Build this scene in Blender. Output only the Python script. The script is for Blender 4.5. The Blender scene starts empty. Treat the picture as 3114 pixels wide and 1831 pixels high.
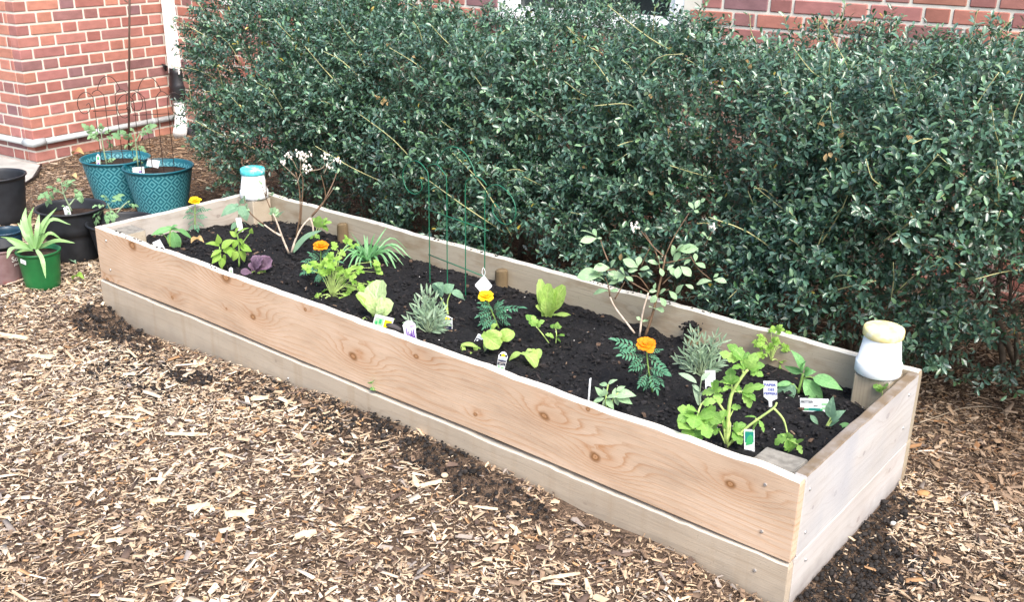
import bpy, math, random
import numpy as np
from mathutils import Vector, Matrix
random.seed(7); RNG = np.random.default_rng(7)
S = bpy.context.scene
COL = S.collection
# ------------------------------------------------------------------ camera
# solved from the planter's edges: metres, ground at z = 0
F_PX, W_PX, H_PX = 3093.2, 3114.0, 1831.0
YAW, PITCH, ROLL = -0.6818, 0.3615, 0.0158
CAM = np.array([4.0302, -2.1157, 1.6456])
_f = np.array([math.sin(YAW)*math.cos(PITCH), math.cos(YAW)*math.cos(PITCH), -math.sin(PITCH)])
_r = np.array([math.cos(YAW), -math.sin(YAW), 0.0]); _u = np.cross(_r, _f)
CR = _r*math.cos(ROLL)+_u*math.sin(ROLL); CU = -_r*math.sin(ROLL)+_u*math.cos(ROLL); CF = _f
cd = bpy.data.cameras.new('camera'); cam = bpy.data.objects.new('camera', cd); COL.objects.link(cam)
cd.sensor_width = 36.0; cd.lens = 36.0*F_PX/W_PX; cd.clip_start = 0.05; cd.clip_end = 300
cam.matrix_world = Matrix(((CR[0], CU[0], -CF[0], CAM[0]), (CR[1], CU[1], -CF[1], CAM[1]), (CR[2], CU[2], -CF[2], CAM[2]), (0, 0, 0, 1)))
S.camera = cam
# ------------------------------------------------------------------ sky, sun, exposure
SUN_EL, SUN_AZ = math.radians(52), math.radians(62)      # azimuth measured from -y towards +x
wd = bpy.data.worlds.new('World'); S.world = wd; wd.use_nodes = True
wn = wd.node_tree.nodes; wl = wd.node_tree.links
sky = wn.new('ShaderNodeTexSky'); sky.sky_type = 'NISHITA'; sky.sun_disc = False
sun_dir = Vector((math.sin(SUN_AZ)*math.cos(SUN_EL), -math.cos(SUN_AZ)*math.cos(SUN_EL), math.sin(SUN_EL)))
sky.sun_elevation = SUN_EL; sky.sun_rotation = math.atan2(sun_dir.x, sun_dir.y)
sky.air_density = 1.0; sky.dust_density = 3.6; sky.ozone_density = 0.8
bg = wn['Background']; bg.inputs['Strength'].default_value = 0.14
wl.new(sky.outputs['Color'], bg.inputs['Color'])
sd = bpy.data.lights.new('sun', 'SUN'); sd.energy = 1.7; sd.angle = math.radians(35); sd.color = (1.0, 0.965, 0.925)
so = bpy.data.objects.new('sun', sd); COL.objects.link(so); so.rotation_euler = (-sun_dir).to_track_quat('-Z', 'Y').to_euler()
so.location = sun_dir*20
S.view_settings.view_transform = 'Standard'; S.view_settings.look = 'None'; S.view_settings.gamma = 1.0
S.view_settings.use_curve_mapping = False; S.view_settings.exposure = 1.35
S.render.engine = 'CYCLES'
try:
    S.cycles.max_bounces = 6; S.cycles.transparent_max_bounces = 4; S.cycles.use_denoising = True
except Exception: pass

# ------------------------------------------------------------------ sight lines of the camera that solve positions
def ray(x, y): return CF + CR*(x-W_PX/2)/F_PX - CU*(y-H_PX/2)/F_PX
def at_z(x, y, z):
    v = ray(x, y); return CAM + v*(z-CAM[2])/v[2]
def at_y(x, y, Y):
    v = ray(x, y); return CAM + v*(Y-CAM[1])/v[1]
def at_plane(x, y, p, n):
    v = ray(x, y); return CAM + v*(np.dot(p-CAM, n)/np.dot(v, n))
CROP = {'2': (0, 400, .3509), '3': (560, 460, .3373), '4': (900, 700, .3374), '5': (1600, 560, .4994), '6': (2000, 950, .3712),
        '8': (1200, 400, .3712), 'g': (0, 620, .18895), 'n': (1360, 940, .262), 't': (0, 250, .27778), 'L': (1100, 930, .13495),
        'h1': (500, 0, .378), 'h2': (1300, 0, .378), 'h3': (2200, 0, .4048), 'h4': (2400, 500, .472), 'f': (0, 0, 1.0)}
def cp(c, x, y):
    a, b, s = CROP[c]; return a+x*s, b+y*s

# ------------------------------------------------------------------ noise
def _hash(i, j, k, seed):
    n = (i*374761393 + j*668265263 + k*2147483647 + seed*974711) & 0xffffffff
    n = ((n ^ (n >> 13))*1274126177) & 0xffffffff
    return ((n ^ (n >> 16)) & 0xffff)/65535.0
def vnoise(P, seed=0):
    P = np.asarray(P, float); i = np.floor(P).astype(np.int64); f = P-i; f = f*f*(3-2*f); r = 0
    for dx in (0, 1):
        for dy in (0, 1):
            for dz in (0, 1):
                w = (f[..., 0] if dx else 1-f[..., 0])*(f[..., 1] if dy else 1-f[..., 1])*(f[..., 2] if dz else 1-f[..., 2])
                r = r + w*_hash(i[..., 0]+dx, i[..., 1]+dy, i[..., 2]+dz, seed)
    return r
def noise2(x, y, s, seed=0):
    P = np.stack(np.broadcast_arrays(np.asarray(x, float)*s, np.asarray(y, float)*s, np.full(np.shape(x), .5)), -1); return vnoise(P, seed)
def unit(v):
    v = np.asarray(v, float); return v/(np.linalg.norm(v, axis=-1, keepdims=True)+1e-12)

# ------------------------------------------------------------------ objects
WM = {}
def link(o, parent=None, world=None):
    COL.objects.link(o)
    w = world if world is not None else Matrix.Identity(4)
    if parent is not None:
        o.parent = parent; o.matrix_parent_inverse = WM[parent.name].inverted()
    o.matrix_basis = w; WM[o.name] = w
    return o
def thing(name, label, cat, loc, group=None):
    o = bpy.data.objects.new(name, None); o.empty_display_size = .05
    link(o, None, Matrix.Translation(Vector(loc))); o['label'] = label; o['category'] = cat
    if group: o['group'] = group
    return o
def tag(o, label=None, cat=None, group=None, kind=None):
    if label: o['label'] = label
    if cat: o['category'] = cat
    if group: o['group'] = group
    if kind: o['kind'] = kind
    return o
def mesh(V, F, mats=None, smooth=False, uv=None, col=None, mi=None):
    me = bpy.data.meshes.new('mesh')
    if isinstance(F, np.ndarray):
        V = np.ascontiguousarray(V, np.float32); n, k = F.shape
        me.vertices.add(len(V)); me.vertices.foreach_set('co', V.ravel())
        me.loops.add(n*k); me.loops.foreach_set('vertex_index', np.ascontiguousarray(F, np.int32).ravel())
        me.polygons.add(n); me.polygons.foreach_set('loop_start', np.arange(0, n*k, k, dtype=np.int32))
        me.update(calc_edges=True)
    else:
        me.from_pydata([tuple(map(float, v)) for v in V], [], F)
    for m in (mats if isinstance(mats, (list, tuple)) else [mats] if mats else []): me.materials.append(m)
    if mi is not None: me.polygons.foreach_set('material_index', np.asarray(mi, np.int32))
    if smooth: me.polygons.foreach_set('use_smooth', np.ones(len(me.polygons), bool))
    if uv is not None:
        u = me.uv_layers.new(name='UVMap'); vi = np.zeros(len(me.loops), np.int32); me.loops.foreach_get('vertex_index', vi)
        u.data.foreach_set('uv', np.asarray(uv, np.float32)[vi].ravel())
    if col is not None:
        a = me.color_attributes.new('Col', 'FLOAT_COLOR', 'POINT'); c = np.ones((len(V), 4), np.float32); c[:, :3] = col
        a.data.foreach_set('color', c.ravel())
    me.update(); return me
def obj(name, me, parent=None, world=None, color=None):
    o = bpy.data.objects.new(name, me); link(o, parent, world)
    if color is not None: o.color = (color[0], color[1], color[2], 1)
    return o
class MB:
    def __init__(s): s.V = []; s.F = []; s.U = []; s.M = []; s.n = 0
    def add(s, V, F, uv=None, mi=0):
        V = np.asarray(V, float); s.V.append(V); s.F += [tuple(int(i)+s.n for i in f) for f in F]; s.M += [mi]*len(F)
        s.U.append(np.zeros((len(V), 2)) if uv is None else np.asarray(uv, float)); s.n += len(V); return s
    def mesh(s, mats, smooth=False):
        return mesh(np.concatenate(s.V), s.F, mats, smooth, np.concatenate(s.U), None, s.M)
def tube(path, rad, n=6, cap=True):
    P = np.asarray(path, float); m = len(P); R = np.broadcast_to(np.asarray(rad, float), (m,))
    T = unit(np.gradient(P, axis=0)); a = np.array([0, 0, 1.0]) if abs(T[0][2]) < .9 else np.array([1.0, 0, 0])
    V = []; U = []; prev = unit(np.cross(T[0], a))
    for i in range(m):
        b = unit(prev - T[i]*np.dot(prev, T[i])); c = np.cross(T[i], b); prev = b
        for k in range(n):
            t = 2*math.pi*k/n; V.append(P[i]+R[i]*(b*math.cos(t)+c*math.sin(t))); U.append((k/n, i/(m-1)))
    F = [(i*n+k, i*n+(k+1) % n, (i+1)*n+(k+1) % n, (i+1)*n+k) for i in range(m-1) for k in range(n)]
    if cap: F += [tuple(range(n-1, -1, -1)), tuple(range((m-1)*n, m*n))]
    return np.array(V), F, U
def spline(pts, n=10):
    P = np.asarray(pts, float)
    if len(P) == 2: return np.array([P[0]+(P[1]-P[0])*t for t in np.linspace(0, 1, n)])
    Q = np.vstack([2*P[0]-P[1], P, 2*P[-1]-P[-2]]); out = []
    m = len(P)-1
    for t in np.linspace(0, m-1e-6, n):
        i = int(t); u = t-i; a, b, c, d = Q[i], Q[i+1], Q[i+2], Q[i+3]
        out.append(.5*((2*b)+(c-a)*u+(2*a-5*b+4*c-d)*u*u+(3*b-a-3*c+d)*u**3))
    return np.array(out)
def lathe(prof, n=32):
    V = []; U = []; m = len(prof)
    for i, (r, z) in enumerate(prof):
        for k in range(n+1):
            t = 2*math.pi*k/n; V.append((r*math.cos(t), r*math.sin(t), z)); U.append((k/n, z))
    F = [(i*(n+1)+k, i*(n+1)+k+1, (i+1)*(n+1)+k+1, (i+1)*(n+1)+k) for i in range(m-1) for k in range(n)]
    return np.array(V), F, U
def box(c, s, bev=0.0):
    c = np.asarray(c, float); h = np.asarray(s, float)/2
    if bev <= 0:
        V = [c+h*np.array(q) for q in ((-1, -1, -1), (1, -1, -1), (1, 1, -1), (-1, 1, -1), (-1, -1, 1), (1, -1, 1), (1, 1, 1), (-1, 1, 1))]
        return np.array(V), [(3, 2, 1, 0), (4, 5, 6, 7), (0, 1, 5, 4), (1, 2, 6, 5), (2, 3, 7, 6), (3, 0, 4, 7)], None
    V = []; idx = {}
    for sx in (-1, 1):
        for sy in (-1, 1):
            for sz in (-1, 1):
                for ax in range(3):
                    v = h*np.array((sx, sy, sz)); b = np.array((sx, sy, sz))*bev; b[ax] = 0
                    idx[(sx, sy, sz, ax)] = len(V); V.append(c+v-b)
    F = []
    for ax in range(3):
        o = [a for a in range(3) if a != ax]
        for s in (-1, 1):
            q = []
            for (a, b) in ((-1, -1), (1, -1), (1, 1), (-1, 1)):
                k = [0, 0, 0]; k[ax] = s; k[o[0]] = a; k[o[1]] = b; q.append(idx[(*k, ax)])
            F.append(q)
    for ax in range(3):
        o = [a for a in range(3) if a != ax]
        for a in (-1, 1):
            for b in (-1, 1):
                k0 = [0, 0, 0]; k0[o[0]] = a; k0[o[1]] = b; k1 = list(k0); k0[ax] = -1; k1[ax] = 1
                F.append([idx[(*k0, o[0])], idx[(*k1, o[0])], idx[(*k1, o[1])], idx[(*k0, o[1])]])
    for sx in (-1, 1):
        for sy in (-1, 1):
            for sz in (-1, 1): F.append([idx[(sx, sy, sz, a)] for a in range(3)])
    V = np.array(V); G = []
    for f in F:
        p = V[list(f)]; n = np.cross(p[1]-p[0], p[2]-p[0]); G.append(tuple(f) if np.dot(n, p.mean(0)-c) > 0 else tuple(reversed(f)))
    return V, G, None
def merge(parts):
    m = MB()
    for p in parts: m.add(*p)
    return m
def frame(X, Zhint):
    X = unit(X); Y = unit(np.cross(Zhint, X)); Z = np.cross(X, Y); return X, Y, Z
def mat4(X, Y, Z, p): return Matrix(((X[0], Y[0], Z[0], p[0]), (X[1], Y[1], Z[1], p[1]), (X[2], Y[2], Z[2], p[2]), (0, 0, 0, 1)))

# ------------------------------------------------------------------ materials
class NT:
    def __init__(s, name):
        s.m = bpy.data.materials.new(name); s.m.use_nodes = True; s.t = s.m.node_tree; s.N = s.t.nodes
        s.b = s.N['Principled BSDF']; s.out = s.N['Material Output']
    def new(s, t, **k):
        n = s.N.new(t)
        for a, v in k.items(): setattr(n, a, v)
        return n
    def put(s, sock, v):
        if v is None: return
        if isinstance(v, bpy.types.NodeSocket): s.t.links.new(v, sock)
        else:
            if hasattr(sock.default_value, '__len__') and not hasattr(v, '__len__'): v = (v,)*len(sock.default_value)
            if hasattr(sock.default_value, '__len__') and len(sock.default_value) == 4 and len(v) == 3: v = (*v, 1)
            sock.default_value = v
    def ma(s, op, a, b=0.0, c=None, clamp=False):
        n = s.new('ShaderNodeMath', operation=op, use_clamp=clamp); s.put(n.inputs[0], a); s.put(n.inputs[1], b)
        if c is not None: s.put(n.inputs[2], c)
        return n.outputs[0]
    def vm(s, op, a, b=(0, 0, 0)):
        n = s.new('ShaderNodeVectorMath', operation=op); s.put(n.inputs[0], a); s.put(n.inputs[1], b)
        return n.outputs['Value'] if op == 'LENGTH' else n.outputs[0]
    def noise(s, vec, scale, detail=3, rough=.55, dist=0.0):
        n = s.new('ShaderNodeTexNoise'); s.put(n.inputs['Vector'], vec); n.inputs['Scale'].default_value = scale
        n.inputs['Detail'].default_value = detail; n.inputs['Roughness'].default_value = rough; n.inputs['Distortion'].default_value = dist
        return n.outputs['Fac']
    def ramp(s, f, stops):
        n = s.new('ShaderNodeValToRGB'); s.put(n.inputs[0], f); e = n.color_ramp.elements
        while len(e) < len(stops): e.new(.5)
        for q, (p, c) in zip(e, stops):
            q.position = p; q.color = (*c, 1) if hasattr(c, '__len__') else (c, c, c, 1)
        return n.outputs['Color']
    def mix(s, f, a, b, mode='MIX'):
        n = s.new('ShaderNodeMix', data_type='RGBA', blend_type=mode); s.put(n.inputs['Factor'], f); s.put(n.inputs['A'], a); s.put(n.inputs['B'], b)
        for i in n.inputs:
            if i.type == 'RGBA' and not i.is_linked:
                v = a if i.name == 'A' else b
                if hasattr(v, '__len__') and not isinstance(v, bpy.types.NodeSocket): i.default_value = (*v[:3], 1)
        A = [i for i in n.inputs if i.type == 'RGBA']
        for sock, v in zip(A, (a, b)):
            if isinstance(v, bpy.types.NodeSocket) and not sock.is_linked: s.t.links.new(v, sock)
        return [o for o in n.outputs if o.type == 'RGBA'][0]
    def geo(s, which='Object'):
        return s.new('ShaderNodeTexCoord').outputs[which]
    def objinfo(s, which): return s.new('ShaderNodeObjectInfo').outputs[which]
    def attr(s, name='Col'):
        n = s.new('ShaderNodeAttribute'); n.attribute_name = name; return n.outputs['Color']
    def bump(s, h, st=.3, dist=.01):
        n = s.new('ShaderNodeBump'); n.inputs['Strength'].default_value = st; n.inputs['Distance'].default_value = dist; s.put(n.inputs['Height'], h)
        s.t.links.new(n.outputs[0], s.b.inputs['Normal'])
    def fin(s, col, rough=.6, spec=.5, **k):
        s.put(s.b.inputs['Base Color'], col); s.put(s.b.inputs['Roughness'], rough); s.put(s.b.inputs['Specular IOR Level'], spec)
        for a, v in k.items(): s.put(s.b.inputs[a.replace('_', ' ')], v)
        return s.m
    def translucent(s, col, f):
        tr = s.new('ShaderNodeBsdfTranslucent'); s.put(tr.inputs['Color'], col); mx = s.new('ShaderNodeMixShader'); mx.inputs[0].default_value = f
        s.t.links.new(s.b.outputs[0], mx.inputs[1]); s.t.links.new(tr.outputs[0], mx.inputs[2]); s.t.links.new(mx.outputs[0], s.out.inputs['Surface'])

def plain(name, c, rough=.6, spec=.5, var=.15, scale=30, **k):
    n = NT(name); f = n.noise(n.geo(), scale, 4)
    d = tuple(x*(1-var) for x in c); e = tuple(min(1, x*(1+var)) for x in c)
    return n.fin(n.ramp(f, [(.3, d), (.7, e)]), rough, spec, **k)
def wood(name, base, dark, knots=(), lines=38, sx=.40, grey=None, stain=None, contrast=.5, up=2, weather=0.0, edge=None, splash=None, svec=(1.3, 3, 3)):
    """plank seen flat-sawn: grain height field over (x along, up) bent round the knots"""
    n = NT(name); co = n.geo(); sep = n.new('ShaderNodeSeparateXYZ'); n.put(sep.inputs[0], co); X = sep.outputs[0]; Z = sep.outputs[up]
    cmb = n.new('ShaderNodeCombineXYZ'); n.put(cmb.inputs[0], n.ma('MULTIPLY', X, sx)); n.put(cmb.inputs[1], Z); cmr = n.new('ShaderNodeCombineXYZ'); n.put(cmr.inputs[0], X); n.put(cmr.inputs[1], Z)
    flat = cmb.outputs[0]
    warp = n.noise(flat, 2.6, 2, .5)
    nz = n.new('ShaderNodeTexNoise'); n.put(nz.inputs['Vector'], flat); nz.inputs['Scale'].default_value = 26; nz.inputs['Detail'].default_value = 3
    flatw = n.vm('ADD', cmr.outputs[0], n.vm('MULTIPLY', n.vm('SUBTRACT', nz.outputs['Color'], (.5, .5, .5)), (.022, .022, 0)))
    h = n.ma('ADD', n.ma('MULTIPLY', Z, 4.2), n.ma('MULTIPLY', warp, .55))
    core = None; ringy = None; near = None
    for (kx, kz, r) in knots:
        df = n.vm('SUBTRACT', flatw, (kx, kz, 0)); d = n.vm('LENGTH', n.vm('MULTIPLY', df, (1/(r*1.35), 1/(r*1.05), 0)))
        dh = n.vm('LENGTH', n.vm('MULTIPLY', n.vm('SUBTRACT', df, (r*1.1, 0, 0)), (1/(r*2.7), 1/(r*1.1), 0))); d2 = n.ma('MULTIPLY', dh, dh)
        g = n.ma('EXPONENT', n.ma('MULTIPLY', d2, -.20))
        h = n.ma('ADD', h, n.ma('MULTIPLY', g, r*17.0))
        c = n.ma('SUBTRACT', .95, d, clamp=True); core = c if core is None else n.ma('MAXIMUM', core, c)
        near = g if near is None else n.ma('MAXIMUM', near, g)
        rg = n.ma('MULTIPLY', d, 9.0); ringy = rg if ringy is None else n.ma('MINIMUM', ringy, rg)
    h = n.ma('ADD', h, n.ma('MULTIPLY', n.noise(flat, 55.0, 3), .016))
    h = n.ma('ADD', h, n.ma('MULTIPLY', n.noise(n.vm('MULTIPLY', flat, (.15, 1, 1)), 26.0, 2), .16))
    ring = n.ma('FRACT', n.ma('MULTIPLY', h, lines/4.2))
    line = n.ma('POWER', ring, 4.5)
    drop = n.ma('SUBTRACT', 1.0, n.ma('MULTIPLY', n.ma('GREATER_THAN', ring, .93), .55))
    line = n.ma('MULTIPLY', line, drop)
    amt = n.ma('MULTIPLY', n.ma('POWER', n.noise(n.vm('MULTIPLY', flat, (1, 2.2, 1)), 4.5, 3), 2.2), contrast*2.6)
    if near is not None: amt = n.ma('ADD', amt, n.ma('MULTIPLY', near, 1.1))
    col = n.mix(n.ma('MULTIPLY', line, amt, clamp=True), base, dark)
    fib = n.noise(n.vm('MULTIPLY', co, (2.5, 90, 90)), 4.0, 3)
    col = n.mix(.32, col, n.ramp(fib, [(.3, .55), (.7, 1.0)]), 'MULTIPLY')
    tone = n.noise(n.vm('MULTIPLY', co, (1.6, 3, 5)), 1.7, 4, .6); col = n.mix(1.0, col, n.ramp(tone, [(.30, (.80, .76, .72)), (.5, (1., .97, .93)), (.68, (1.12, 1.12, 1.12))]), 'MULTIPLY')
    if splash is not None:
        sf = n.ma('SUBTRACT', splash, n.ma('ADD', Z, n.ma('MULTIPLY', n.noise(co, 16, 5), -.10)), clamp=False); col = n.mix(n.ramp(n.ma('MULTIPLY', sf, 12.0), [(0., 0.), (1., .75)]), col, (.11, .08, .055))
    if near is not None:
        col = n.mix(n.ma('MULTIPLY', n.ma('POWER', near, 1.6), .62, clamp=True), col, tuple(.48*a+.52*b for a, b in zip(base, dark)), 'MIX')
        kc = n.ramp(n.ma('SINE', ringy), [(.0, tuple(.55*a+.0*b for a, b in zip(dark, base))), (1., tuple(.8*a+.2*b for a, b in zip(dark, base)))])
        col = n.mix(n.ma('MULTIPLY', core, 1.8, clamp=True), col, kc)
    pat = n.noise(n.vm('MULTIPLY', co, (1, 2.5, 2.5)), 2.3, 4)
    if grey: col = n.mix(n.ramp(pat, [(.35, .0 if not weather else weather*.6), (.65, .75 if not weather else weather)]), col, grey)
    if stain: col = n.mix(n.ramp(n.noise(n.vm('MULTIPLY', co, svec), 5.0 if svec[0] < 2 else 1.0, 5), [(.52, 0.), (.72, .55)]), col, stain)
    spk = n.noise(co, 160, 2); col = n.mix(n.ramp(spk, [(.68, 0.), (.74, .35)]), col, (.05, .04, .03))
    if edge:
        ge = n.new('ShaderNodeTexCoord').outputs['Normal']; s3 = n.new('ShaderNodeSeparateXYZ'); n.put(s3.inputs[0], ge)
        ef = n.ma('MULTIPLY', n.ma('GREATER_THAN', s3.outputs[2], .7), n.ramp(n.noise(co, 22, 4), [(.25, .55), (.6, 1.)])); col = n.mix(ef, col, edge)  # up-facing faces: weathered brown tops; lit white tops of front planks painted in
    n.bump(n.ma('SUBTRACT', fib, n.ma('MULTIPLY', line, .5)), .25, .004)
    return n.fin(col, .72, .3)
def leafmat(name, c1, c2, vein=.35, rough=.42, trans=.3, spec=.45, edge=None, sheen=0.0, side=9.0):
    n = NT(name); uv = n.geo('UV'); sp = n.new('ShaderNodeSeparateXYZ'); n.put(sp.inputs[0], uv); u, v = sp.outputs[0], sp.outputs[1]
    a = n.ma('ABSOLUTE', n.ma('SUBTRACT', u, .5))
    mid = n.ma('SUBTRACT', 1.0, n.ma('MULTIPLY', a, 22.0), clamp=True)
    sv = n.ma('POWER', n.ma('ABSOLUTE', n.ma('SINE', n.ma('MULTIPLY', n.ma('SUBTRACT', v, n.ma('MULTIPLY', a, .7)), side*math.pi))), 18.0)
    vn = n.ma('MAXIMUM', mid, n.ma('MULTIPLY', sv, .45))
    rnd = n.objinfo('Random'); f = n.ma('ADD', n.ma('MULTIPLY', rnd, .6), n.ma('MULTIPLY', n.noise(n.geo(), 3.0, 3), .6))
    col = n.ramp(f, [(.15, c1), (.95, c2)])
    lt = tuple(min(.9, x*1.5+.06) for x in c2)
    col = n.mix(n.ma('MULTIPLY', vn, vein), col, lt)
    if edge: col = n.mix(n.ramp(n.ma('ADD', a, n.ma('MULTIPLY', n.noise(n.geo(), 5, 2), .3)), [(.35, 0.), (.62, 1.)]), col, edge)
    n.bump(n.ma('ADD', n.ma('MULTIPLY', vn, -.6), n.noise(n.geo(), 7.0, 3)), .35, .05)
    m = n.fin(col, rough, spec); n.translucent(n.mix(.5, col, lt), trans); return m
def attrmat(name, rough, spec=.4, trans=0, bump=None, **k):
    n = NT(name); c = n.attr(); f = n.noise(n.geo('Object'), 60, 3)
    col = n.mix(.5, c, n.ramp(f, [(.25, .6), (.75, 1.25)]), 'MULTIPLY')
    if bump: n.bump(n.noise(n.vm('MULTIPLY', n.geo(), bump), 1.0, 3), .4, .003)
    m = n.fin(col, rough, spec, **k)
    if trans: n.translucent(c, trans)
    return m
def stemmat(name, c): return plain(name, c, .5, .4, .25, 60)
M = {}
M['bark'] = stemmat('bark brown', (.16, .10, .06)); M['twig'] = stemmat('twig grey', (.30, .24, .17)); M['white_twig'] = stemmat('pale bark', (.55, .45, .36))
M['stem'] = stemmat('green stem', (.22, .36, .09)); M['stem_l'] = stemmat('pale green stem', (.42, .55, .18)); M['stem_p'] = stemmat('grey green stem', (.25, .33, .2))
M['pepper'] = leafmat('pepper leaf', (.10, .30, .08), (.24, .50, .19), .45, .34); M['basil'] = leafmat('basil leaf', (.11, .33, .07), (.25, .52, .16), .4)
M['mint'] = leafmat('blueberry leaf', (.28, .50, .24), (.50, .70, .42), .3, .45, .35); M['grey'] = leafmat('blue green leaf', (.13, .28, .16), (.25, .42, .27), .3)
M['yellow_green'] = leafmat('yellow green leaf', (.20, .40, .05), (.38, .58, .11), .4, .42, .35)
M['celery'] = leafmat('celery leaf', (.08, .27, .03), (.38, .63, .15), .4, .34, .38); M['parsley'] = leafmat('parsley leaf', (.20, .42, .05), (.38, .60, .12), .2, .5, .35)
M['marigold'] = leafmat('marigold leaf', (.05, .19, .10), (.11, .30, .17), .4, .5, .2); M['lav'] = leafmat('lavender leaf', (.20, .32, .19), (.38, .50, .35), .15, .65, .2, .25)
M['lettuce'] = leafmat('lettuce leaf', (.32, .54, .09), (.50, .72, .20), .6, .38, .4, side=5); M['pale_lettuce'] = leafmat('pale lettuce leaf', (.48, .66, .24), (.62, .80, .38), .5, .38, .4, side=5)
M['red_lettuce'] = leafmat('red lettuce leaf', (.07, .035, .06), (.16, .10, .15), .15, .35, .2, edge=(.22, .13, .2)); M['strap'] = leafmat('strap leaf', (.10, .30, .10), (.24, .48, .22), .25, .4, .25, side=0)
M['spider'] = leafmat('spider plant leaf', (.24, .46, .12), (.46, .70, .36), .35, .38, .35, side=0); M['tomato'] = leafmat('tomato leaf', (.13, .28, .12), (.26, .44, .21), .35, .55, .25)
M['dead'] = leafmat('dry leaf', (.42, .26, .10), (.62, .45, .22), .3, .6, .2)
M['petal_y'] = leafmat('yellow petal', (.85, .50, .003), (.95, .62, .01), .1, .5, .3, side=0); M['petal_o'] = leafmat('orange petal', (.85, .24, .002), (.95, .36, .004), .1, .5, .3, side=0)
M['petal_w'] = plain('white blossom', (.82, .76, .66), .6, .3, .1)
M['white'] = plain('white plastic tag', (.80, .83, .84), .35, .5, .04)
# ------------------------------------------------------------------ ground
BL, BW, BT = 3.223, 0.8644, 0.375        # planter length, width, top height
def gz(x, y):
    x = np.asarray(x, float); y = np.asarray(y, float)
    e = np.interp(x, [-.4, 0, .25, .78, 1.4, 2.1, 2.62, 2.95, 3.25, 3.6], [0, .035, -.028, .0, .045, .069, .04, .04, .0, 0])
    d = np.maximum(np.maximum(-y, y-BW), 0); w = np.exp(-(d/.28)**2)*np.where(y < .5, 1, .3)
    h = e*w + (noise2(x, y, 1.7, 3)-.5)*.05*(1-w) + (noise2(x, y, 6, 4)-.5)*.018
    far = np.clip((-1.6-x)/1.4, 0, 1); far = far*np.clip((1.5-y)/.5, 0, 1)
    return h - .05*far
CONC = [(-2.18, .20), (-2.20, .50), (-2.55, .95), (-2.90, 1.19), (-6, .80), (-6, -3.0), (-4.2, -3.0)]
def in_concrete(x, y):
    r = np.zeros(np.shape(x), bool)
    for (x1, y1), (x2, y2) in zip(CONC, CONC[1:]+CONC[:1]):
        if y1 != y2: r ^= ((y1 > y) != (y2 > y)) & (x < (x2-x1)*(y-y1)/(y2-y1)+x1)
    return r
def grid(x0, x1, y0, y1, st):
    xs = np.arange(x0, x1+st*.5, st); ys = np.arange(y0, y1+st*.5, st); X, Y = np.meshgrid(xs, ys); nx, ny = len(xs), len(ys)
    i = (np.arange(ny-1)[:, None]*nx+np.arange(nx-1)[None]).ravel(); return X.ravel(), Y.ravel(), np.stack([i, i+1, i+1+nx, i+nx], -1)
n = NT('wood mulch bed'); co = n.geo()
v = n.new('ShaderNodeTexVoronoi'); n.put(v.inputs['Vector'], n.vm('MULTIPLY', n.vm('ADD', co, n.noise(co, 9.0, 2)), (1, 1.7, 1))); v.inputs['Scale'].default_value = 95
gcol = n.ramp(n.ma('ADD', n.ma('MULTIPLY', v.outputs['Color'], .6), n.ma('MULTIPLY', n.noise(co, 40, 4), .4)), [(.25, (.025, .018, .014)), (.45, (.085, .058, .04)), (.65, (.19, .13, .09)), (.9, (.34, .25, .17))])  # dark browns put the depth shade of gaps between chips into the colour
n.bump(v.outputs['Distance'], .6, .01); M['mulch'] = n.fin(gcol, .85, .2)
X, Y, Fq = grid(-6, 6.2, -4.2, 4.2, .04)
Z = gz(X, Y); ins = (X > .1) & (X < BL-.1) & (Y > .05) & (Y < BW-.05); Z = np.where(ins, -.05, Z); Z = np.where(in_concrete(X, Y), np.minimum(Z, -.10), Z)
tag(obj('ground', mesh(np.stack([X, Y, Z-.008], -1), Fq, M['mulch'], True)), 'ground covered with shredded wood mulch', kind='structure')
far = 60.0; rim = [(-6, -4.2), (6.2, -4.2), (6.2, 4.2), (-6, 4.2)]; outr = [(-far, -far), (far, -far), (far, far), (-far, far)]
tag(obj('outer_ground', mesh([(a, b, -.03) for a, b in rim]+[(a, b, -.1) for a, b in outr], [(i, i+4, (i+1) % 4+4, (i+1) % 4) for i in range(4)], M['mulch'])), kind='structure')
# wood chips: tapered slivers with a colour of their own
def scatter(P, X, Y, Z, L, W, H, tv, tf):
    V = P[:, None, :] + (tv[None, :, 0]*L[:, None])[..., None]*X[:, None] + (tv[None, :, 1]*W[:, None])[..., None]*Y[:, None] + (tv[None, :, 2]*H[:, None])[..., None]*Z[:, None]
    k = len(tv); F = (np.arange(len(P))[:, None, None]*k + tf[None]).reshape(-1, tf.shape[1]); return V.reshape(-1, 3), F
CT = np.array([(-.5, -.32, 0), (.5, -.45, 0), (.46, .4, 0), (-.44, .5, 0), (-.46, -.22, 1), (.4, -.36, 1), (.42, .3, .8), (-.38, .4, .9)], float)
CT6 = np.array([(-.5, -.45, 0), (.5, -.3, 0), (.5, .4, 0), (-.42, .5, 0), (-.46, -.30, 1), (.46, -.18, .85)], float); CF6 = np.array([(0, 1, 5, 4), (2, 3, 4, 5)])
CFc = np.array([(4, 5, 6, 7), (0, 1, 5, 4), (1, 2, 6, 5), (2, 3, 7, 6), (3, 0, 4, 7)])
PATCH = [(*at_z(px, py, 0)[:2], rx, ry) for px, py, rx, ry in ((330, 985, .20, .10), (585, 1155, .10, .06), (1330, 1440, .16, .07), (1480, 1530, .22, .07), (1180, 1330, .14, .05), (2590, 1700, .12, .20), (2660, 1560, .10, .14), (2560, 1810, .12, .12))]
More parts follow.
